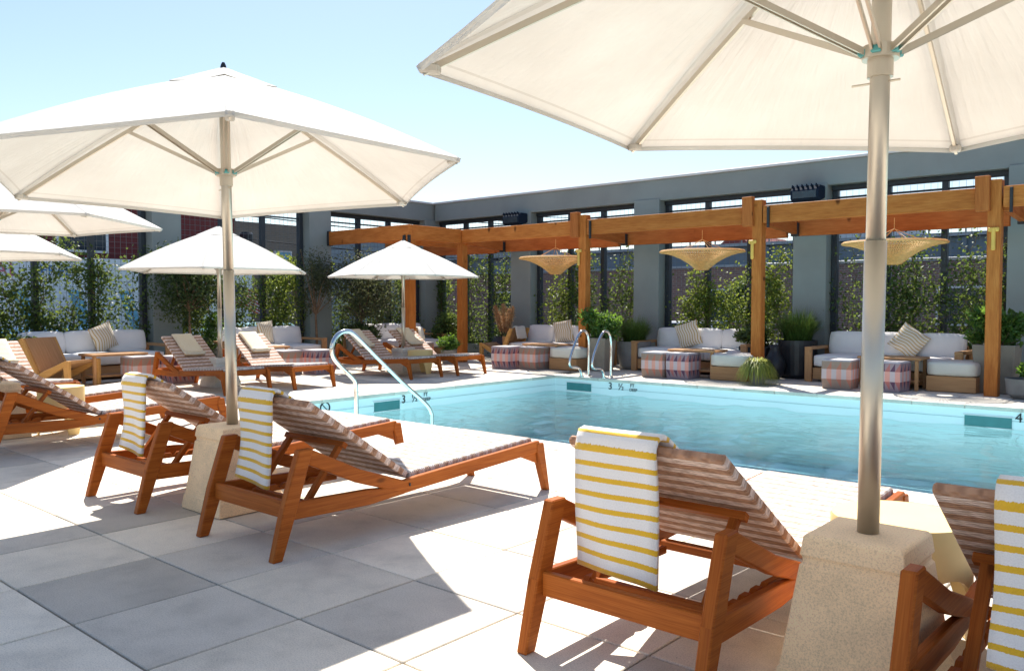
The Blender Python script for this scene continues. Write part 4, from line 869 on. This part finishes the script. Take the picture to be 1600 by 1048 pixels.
# climbing vines on the mesh, one plant per bay third
def vine(at, u0, u1, dens, mat, label, top=2.7, size=.052, k=4):
    c0 = Vector(at((u0 + u1) / 2, 0, 0)); t = empty('climbing_vine', c0, 0, label, 'vine', 'climbing vines on the wire mesh'); st = MB(); P = []
    for s in range(k):
        u = rnd.uniform(u0 + .1, u1 - .1); z = .1; path = []; hh = top * rnd.uniform(.55, 1.0)
        while z < hh:
            path.append(Vector(at(u, rnd.uniform(-.03, .02), z)) - c0); u = max(u0 + .05, min(u1 - .05, u + rnd.gauss(0, .07))); z += .12
        if len(path) > 2: st.tube(path, .011, 5, .004)
        cl_ = 1.0
        for i, p in enumerate(path):
            if i % 3 == 0: cl_ = rnd.choice([.35, .7, 1.0, 1.5, 1.9])
            if rnd.random() < .45: e_ = Vector(at(rnd.uniform(-.35, .35), rnd.uniform(-.05, .05), rnd.uniform(.05, .3))) - Vector(at(0, 0, 0)); st.tube([p, p + e_ * .5 + Vector((0, 0, .04)), p + e_], .005, 4, .002)
            nn = int(2.3 * dens * cl_ * rnd.uniform(.5, 1.5) * (1.5 - .9 * i / len(path)))
            for _ in range(nn):
                du, dz, dd = rnd.gauss(0, .16), rnd.gauss(0, .1), rnd.gauss(0, .05); q = Vector(at(0, dd, 0)) - Vector(at(0, 0, 0)) + (Vector(at(du, 0, 0)) - Vector(at(0, 0, 0))); P.append((p.x + q.x, p.y + q.y, max(.05, p.z + dz)))
    st.build('stems', 'stem', t); obj('foliage', leaf_mesh('foliage', np.array(P), size, mat, .8), t)
AR = lambda u, d, z: (u, 14.17 + d, z); AL = lambda u, d, z: (-14.87 + d, u, z)
def bayvines(at, a, b, specs):
    n = len(specs); w_ = (b - a) / n
    for i, s in enumerate(specs): vine(at, a + i * w_, a + (i + 1) * w_, *s)
bayvines(AR, *bays_r[0], [(16, 'leaf_vine', 'vine on the mesh in the back corner right of the corner'), (15, 'leaf_vine', 'vine on the mesh just left of the leftmost back column')])
bayvines(AR, *bays_r[1], [(14, 'leaf_lime', 'vine on the mesh behind the leftmost pendant'), (14, 'leaf_vine', 'vine on the mesh left of the second pergola post'), (13, 'leaf_vine', 'vine on the mesh above the potted green shrub')])
bayvines(AR, *bays_r[2], [(24, 'leaf_lime', 'yellow-green vine on the mesh left of the middle pendant', 2.1), (30, 'leaf_lime', 'dense yellow-green vine on the mesh behind the middle pendant', 2.2), (22, 'leaf_lime', 'yellow-green vine on the mesh right of the third pergola post', 2.3)])
bayvines(AR, *bays_r[3], [(7, 'leaf_vine', 'sparse vine on the mesh just left of the steel pole', 2.6), (26, 'leaf_vine', 'dense vine on the mesh behind the rightmost sofa', 2.4), (24, 'leaf_vine', 'dense vine on the mesh beside the rightmost pergola post', 2.7)])
bayvines(AR, *bays_r[4], [(20, 'leaf_vine', 'vine on the mesh beyond the right edge column')])
bayvines(AL, 4.26, 7.07, [(22, 'leaf_vine', 'vine on the mesh at the left edge of the picture', 2.3, .055), (21, 'leaf_vine', 'vine on the mesh above the far left sofa', 2.4, .055), (20, 'leaf_vine', 'vine on the mesh left of the grey column with the dark tree', 2.4, .055)])
bayvines(AL, 7.62, 10.44, [(24, 'leaf_lime', 'yellow-green vine on the mesh right of the dark tree', 2.2), (20, 'leaf_vine', 'vine on the mesh right of the left parasol pole', 2.1), (24, 'leaf_lime', 'dense yellow-green vine on the mesh left of the pergola column', 2.2)])
bayvines(AL, 10.99, 13.75, [(26, 'leaf_vine', 'vine on the mesh behind the potted olive-leaved tree', 2.4), (24, 'leaf_vine', 'vine on the mesh behind the far parasol', 2.2), (18, 'leaf_vine', 'vine on the mesh left of the far wall corner', 2.2)])

# ------------------------------------------------------------------ the street beyond
def bld(name, label, x0, x1, y0, y1, z1, mat, z0=-.75):
    b = empty(name, ((x0 + x1) / 2, (y0 + y1) / 2, z0), 0, label, 'building'); m = MB(); m.box((0, 0, (z1 - z0) / 2), (x1 - x0, y1 - y0, z1 - z0)); m.build('wall', mat, b); return b
def win(b, c, s, mat='glass_dark', fm='white_paint', fr=.06):
    bl = b.location; c = Vector(c) - bl; o = B('window', mat, b, c, s, 0)
    ax = min(range(3), key=lambda i: s[i]); oth = [i for i in range(2) if i != ax][0]; f = MB()
    for k in (-1, 1):
        d = [0, 0, 0]; d[oth] = k * s[oth] / 2; z = list(s); z[oth] = fr; z[ax] = s[ax] + .05; z[2] = s[2] + fr; f.box(c + Vector(d), z)
        z = list(s); z[2] = fr; z[ax] = s[ax] + .044; f.box(c + Vector((0, 0, k * s[2] / 2)), z)
    f.build('frame', fm, o)
rb = bld('red_house', 'dark red clapboard building above the painted white wall at left', -30, -22.3, 2, 13.2, 4.0, 'siding_red')
win(rb, (-22.28, 8.9, 3.0), (.06, 1.2, .9)); win(rb, (-22.28, 5.2, 3.0), (.06, 1.2, .9))
mu = empty('mural_wall', (-22, 8, -.75), 0, 'white painted shop wall with pink and blue lettering at left', 'wall'); MT = 3.12; m = MB(); m.box((0, 0, MT / 2), (.3, 11, MT)); m.build('wall', 'white_paint', mu)
for k in range(7): q = MB(); y0 = -4.3 + k * 1.25; q.prism([(y0, 1.2), (y0 + .3, 1.2), (y0 - .05, 2.3), (y0 - .35, 2.3)], .152, .158); q.build('painted_stripe', 'mural_blue', mu)
text_mesh('lettering', 'EAL', .46, 'text_pink', mu, (.16, -1.12, MT - .36), rl); text_mesh('lettering', 'FREE', .36, 'text_blue', mu, (.16, .1, MT - .36), rl)
tb_ = bld('tan_block', 'tan brick building with a small blue window seen through the left mesh', -38, -31, 16.5, 22.8, 4.6, 'brick_tan'); win(tb_, (-30.96, 20.6, 3.0), (.06, .8, .9), 'glass_blue')
bb = bld('brick_shed', 'low dark brick building behind the mesh at the back', -30, 12, 27, 34, 2.5, 'brick')
fb = empty('viaduct', (-9, 30, 2.5), 0, 'grey blue steel viaduct girder above the brick building', 'viaduct'); m = MB(); m.box((0, -2.8, .35), (44, .3, .65)); [m.box((x, -3.0, .35), (.12, .12, .6)) for x in range(-21, 22, 2)]; m.build('girder', 'steel_blue', fb); m = MB(); m.box((0, -2.9, .74), (44, .6, .1)); m.box((0, -2.98, .03), (44, .2, .09)); m.build('flange', 'grey_building', fb); m = MB(); [m.bar((x, -2.9, .8), (x, -2.9, 1.3), .04, .04, (0, 1, 0)) for x in range(-21, 22)]; m.bar((-22, -2.9, 1.3), (22, -2.9, 1.3), .04, .04); m.build('guard_rail', 'wire', fb)
for x in (-24, -16.5, -13.5, -6, 0, 4): win(bb, (x, 26.98, 1.15), (1.4, .06, 1.1), 'glass_dark', 'white_paint')
rh = bld('gabled_house', 'small house with a red pitched roof behind the viaduct', -21.5, -17.5, 40, 46, 3.6, 'grey_cladding'); m = MB(); m.prism([(-2.3, 3.95), (2.3, 3.95), (0, 5.6)], -3.2, 3.2, 1); m.build('roof', 'roof_red', rh)
pt_ = bld('pale_tower', 'pale blue glass office block far behind the middle bay', -32, -24, 85, 92, 8.6, 'pale_tower')
for k in range(6):
    for j in range(3): win(pt_, (-31.2 + k * 1.3, 84.97, 3.2 + j * 1.9), (.9, .06, 1.2), 'glass_blue', 'grey_building')
gb = bld('grey_warehouse', 'grey clad warehouse far behind the left corner', -48, -34, 34, 44, 5.2, 'grey_cladding')
for k in range(4): win(gb, (-33.97, 35.5 + k * 2.2, 3.2), (.06, 1.2, 1.2))
# utility pole and wires
up = empty('utility_pole', (-25.5, 15.0, -.75), 0, 'dark wooden utility pole with transformer beyond the left mesh', 'pole'); m = MB(); m.tube([(0, 0, 0), (0, 0, 6.4)], .14, 10, .11); m.build('pole', 'bark', up); m = MB(); m.bar((0, -1.1, 5.6), (0, 1.1, 5.6), .1, .1); m.build('crossarm', 'bark', up); m = MB(); m.lathe([(.2, 3.7), (.22, 3.72), (.22, 4.3), (.18, 4.36)], 14, (.3, .35, 0)); m.build('transformer', 'pot_black', up)
for i, (dy, z, sag) in enumerate([(-1.0, 5.3, .5), (0, 5.3, .4), (1.0, 5.3, .45), (.1, 3.2, .35), (.1, 2.7, .25), (.2, 3.9, .3)]):
    m = MB(); m.tube([(-25.5 + (.6 * i * s), -6 + 50 * s, z - sag * math.sin(math.pi * ((s * 2.4) % 1)) + .4 * s * (i % 2)) for s in np.linspace(0, 1, 50)], .022, 5); tag(m.build('overhead_wire', 'black_metal'), ['highest near overhead wire past the utility pole', 'overhead wire at the top of the utility pole', 'overhead wire on the far end of the crossarm', 'overhead wire at mid height of the utility pole', 'lowest overhead wire past the utility pole', 'overhead wire beside the transformer'][i], 'wire', 'overhead wires')
# flags
def flag(x, y, z, label, w_=.75, full=True):
    t = empty('flag', (x, y, z), R(20), label, 'flag'); p = MB(); p.tube([(0, 0, -1.8), (0, 0, .12)], .015, 6); p.build('staff', 'white_paint', t)
    def st(i0, i1, u0, u1, mat, nm):
        m = MB(); m.grid(lambda u, v: ((u0 + (u1 - u0) * u) * w_ * .75, (u0 + (u1 - u0) * u) * w_ * .35 + .03 * math.sin(9 * (u0 + (u1 - u0) * u)), -.5 * (i0 + (i1 - i0) * v) / 13 - .32 * (u0 + (u1 - u0) * u)), 8, 2); m.build(nm, mat, t, smooth=True)
    for i in range(13): st(i, i + 1, .4 if i < 7 else 0, 1, 'flag_red' if i % 2 == 0 else 'flag_white', 'stripe')
    st(0, 7, 0, .4, 'flag_blue', 'canton')
flag(-18.0, 10.6, 1.75, 'red and white striped flag right of the left parasol pole'); flag(-18.6, 10.0, 1.75, 'red and white striped flag left of the left parasol pole', .35)
# parked cars
def car(x, y, rz, mat, label):
    c = empty('parked_car', (x, y, -.745), rz, label, 'car', 'cars parked in the street')
    m = MB(); m.prism([(-2.1, .3), (-2.15, .75), (-1.95, .92), (1.1, .95), (2.0, .8), (2.15, .55), (2.1, .3)], -.85, .85, 1); m.build('body', mat, c, .05); m = MB(); m.prism([(-1.9, .93), (-1.35, 1.42), (.35, 1.45), (1.15, .95)], -.72, .72, 1); cb_ = m.build('cabin', mat, c, .04)
    for s in (-1, 1):
        m = MB(); m.prism([(-1.65, .98), (-1.28, 1.36), (-.5, 1.38), (-.5, .98)], s * .725 - .004, s * .725 + .004, 1); m.prism([(-.42, .98), (-.42, 1.38), (.32, 1.38), (.95, .98)], s * .725 - .004, s * .725 + .004, 1); m.build('side_windows', 'glass_dark', cb_)
        for x_ in (-1.35, 1.35):
            m = MB(); m.lathe([(.0, -.1), (.3, -.1), (.32, -.06), (.32, .06), (.3, .1), (0, .1)], 18, closed=False); w_ = m.build('wheel', 'tyre', c); w_.location = (x_, s * .8, .32); w_.rotation_euler = (R(90), 0, 0); q = MB(); q.lathe([(0, -.105), (.18, -.105), (.18, .105), (0, .105)], 14, closed=False); r_ = q.build('rim', 'steel', w_)
        B('tail_light', 'tail_red', c, (-2.12, s * .65, .72), (.04, .25, .14), .01); B('headlight', 'cap_metal', c, (2.07, s * .62, .68), (.06, .3, .12), .01)
    m = MB(); m.prism([(1.16, .97), (.38, 1.43), (.40, 1.45), (1.19, .97)], -.64, .64, 1); m.build('windscreen', 'glass_dark', cb_); return c
car(-19.5, 7.6, R(95), 'car_blue', 'blue parked car behind the far left sofa'); car(-19.8, 12.6, R(90), 'car_teal', 'pale teal parked car behind the left parasol pole'); car(-19.2, 2.8, R(88), 'car_white', 'white parked car at the left edge'); car(-12.0, 22.5, R(4), 'car_white', 'white parked car behind the back mesh')
# chain-link fence behind the right bay
cf = empty('chain_link_fence', (-3.5, 15.6, -.75), 0, 'grey chain-link fence behind the vines at right', 'fence'); m = MB(); W2, H2 = 7.0, 2.7; n = int((W2 + H2) / .11)
for k in range(n):
    a = -W2 / 2 - H2 + k * .11; x0, x1 = max(a, -W2 / 2), min(a + H2, W2 / 2)
    if x1 > x0: m.bar((x0, 0, x0 - a), (x1, 0, x1 - a), .006, .006); m.bar((-x0, .008, x0 - a), (-x1, .008, x1 - a), .006, .006)
tag(m.build('chain_mesh', 'wire', cf), kind='stuff')
for k in range(4): q = MB(); q.tube([(-W2 / 2 + k * W2 / 3, .03, 0), (-W2 / 2 + k * W2 / 3, .03, H2 + .1)], .03, 8); q.build('post', 'cap_metal', cf)
q = MB(); q.tube([(-W2 / 2, .03, H2 + .04), (W2 / 2, .03, H2 + .04)], .022, 8); q.build('top_rail', 'cap_metal', cf)
# street trees beyond, blurred greenery
for x, y, h, r_, mt, lb in [(-21.5, 14.8, 2.9, 1.0, 'leaf_lime', 'yellow-green street tree beyond the mesh right of the left pole'), (-20.0, 18.5, 2.6, 1.0, 'leaf_lime', 'street tree beyond the mesh behind the far parasol'), (-11.5, 24.5, 2.2, .9, 'leaf_vine', 'street tree beyond the back mesh left of the middle pendant')]:
    t = empty('street_tree', (x, y, -.75), 0, lb, 'tree', 'street trees beyond the mesh'); m = MB(); m.tube([(0, 0, 0), (.05, 0, h * .5), (0, .05, h * .8)], .08, 8, .04); m.build('trunk', 'bark', t); branches(t, (0, 0, h * .6), (0, 0, h), (r_, r_, r_ * .7), 10, .02); obj('crown', leaf_mesh('crown', leaves_blob(5000, (0, 0, h), (r_, r_, r_ * .75), 16), .12, mt, .7), t)
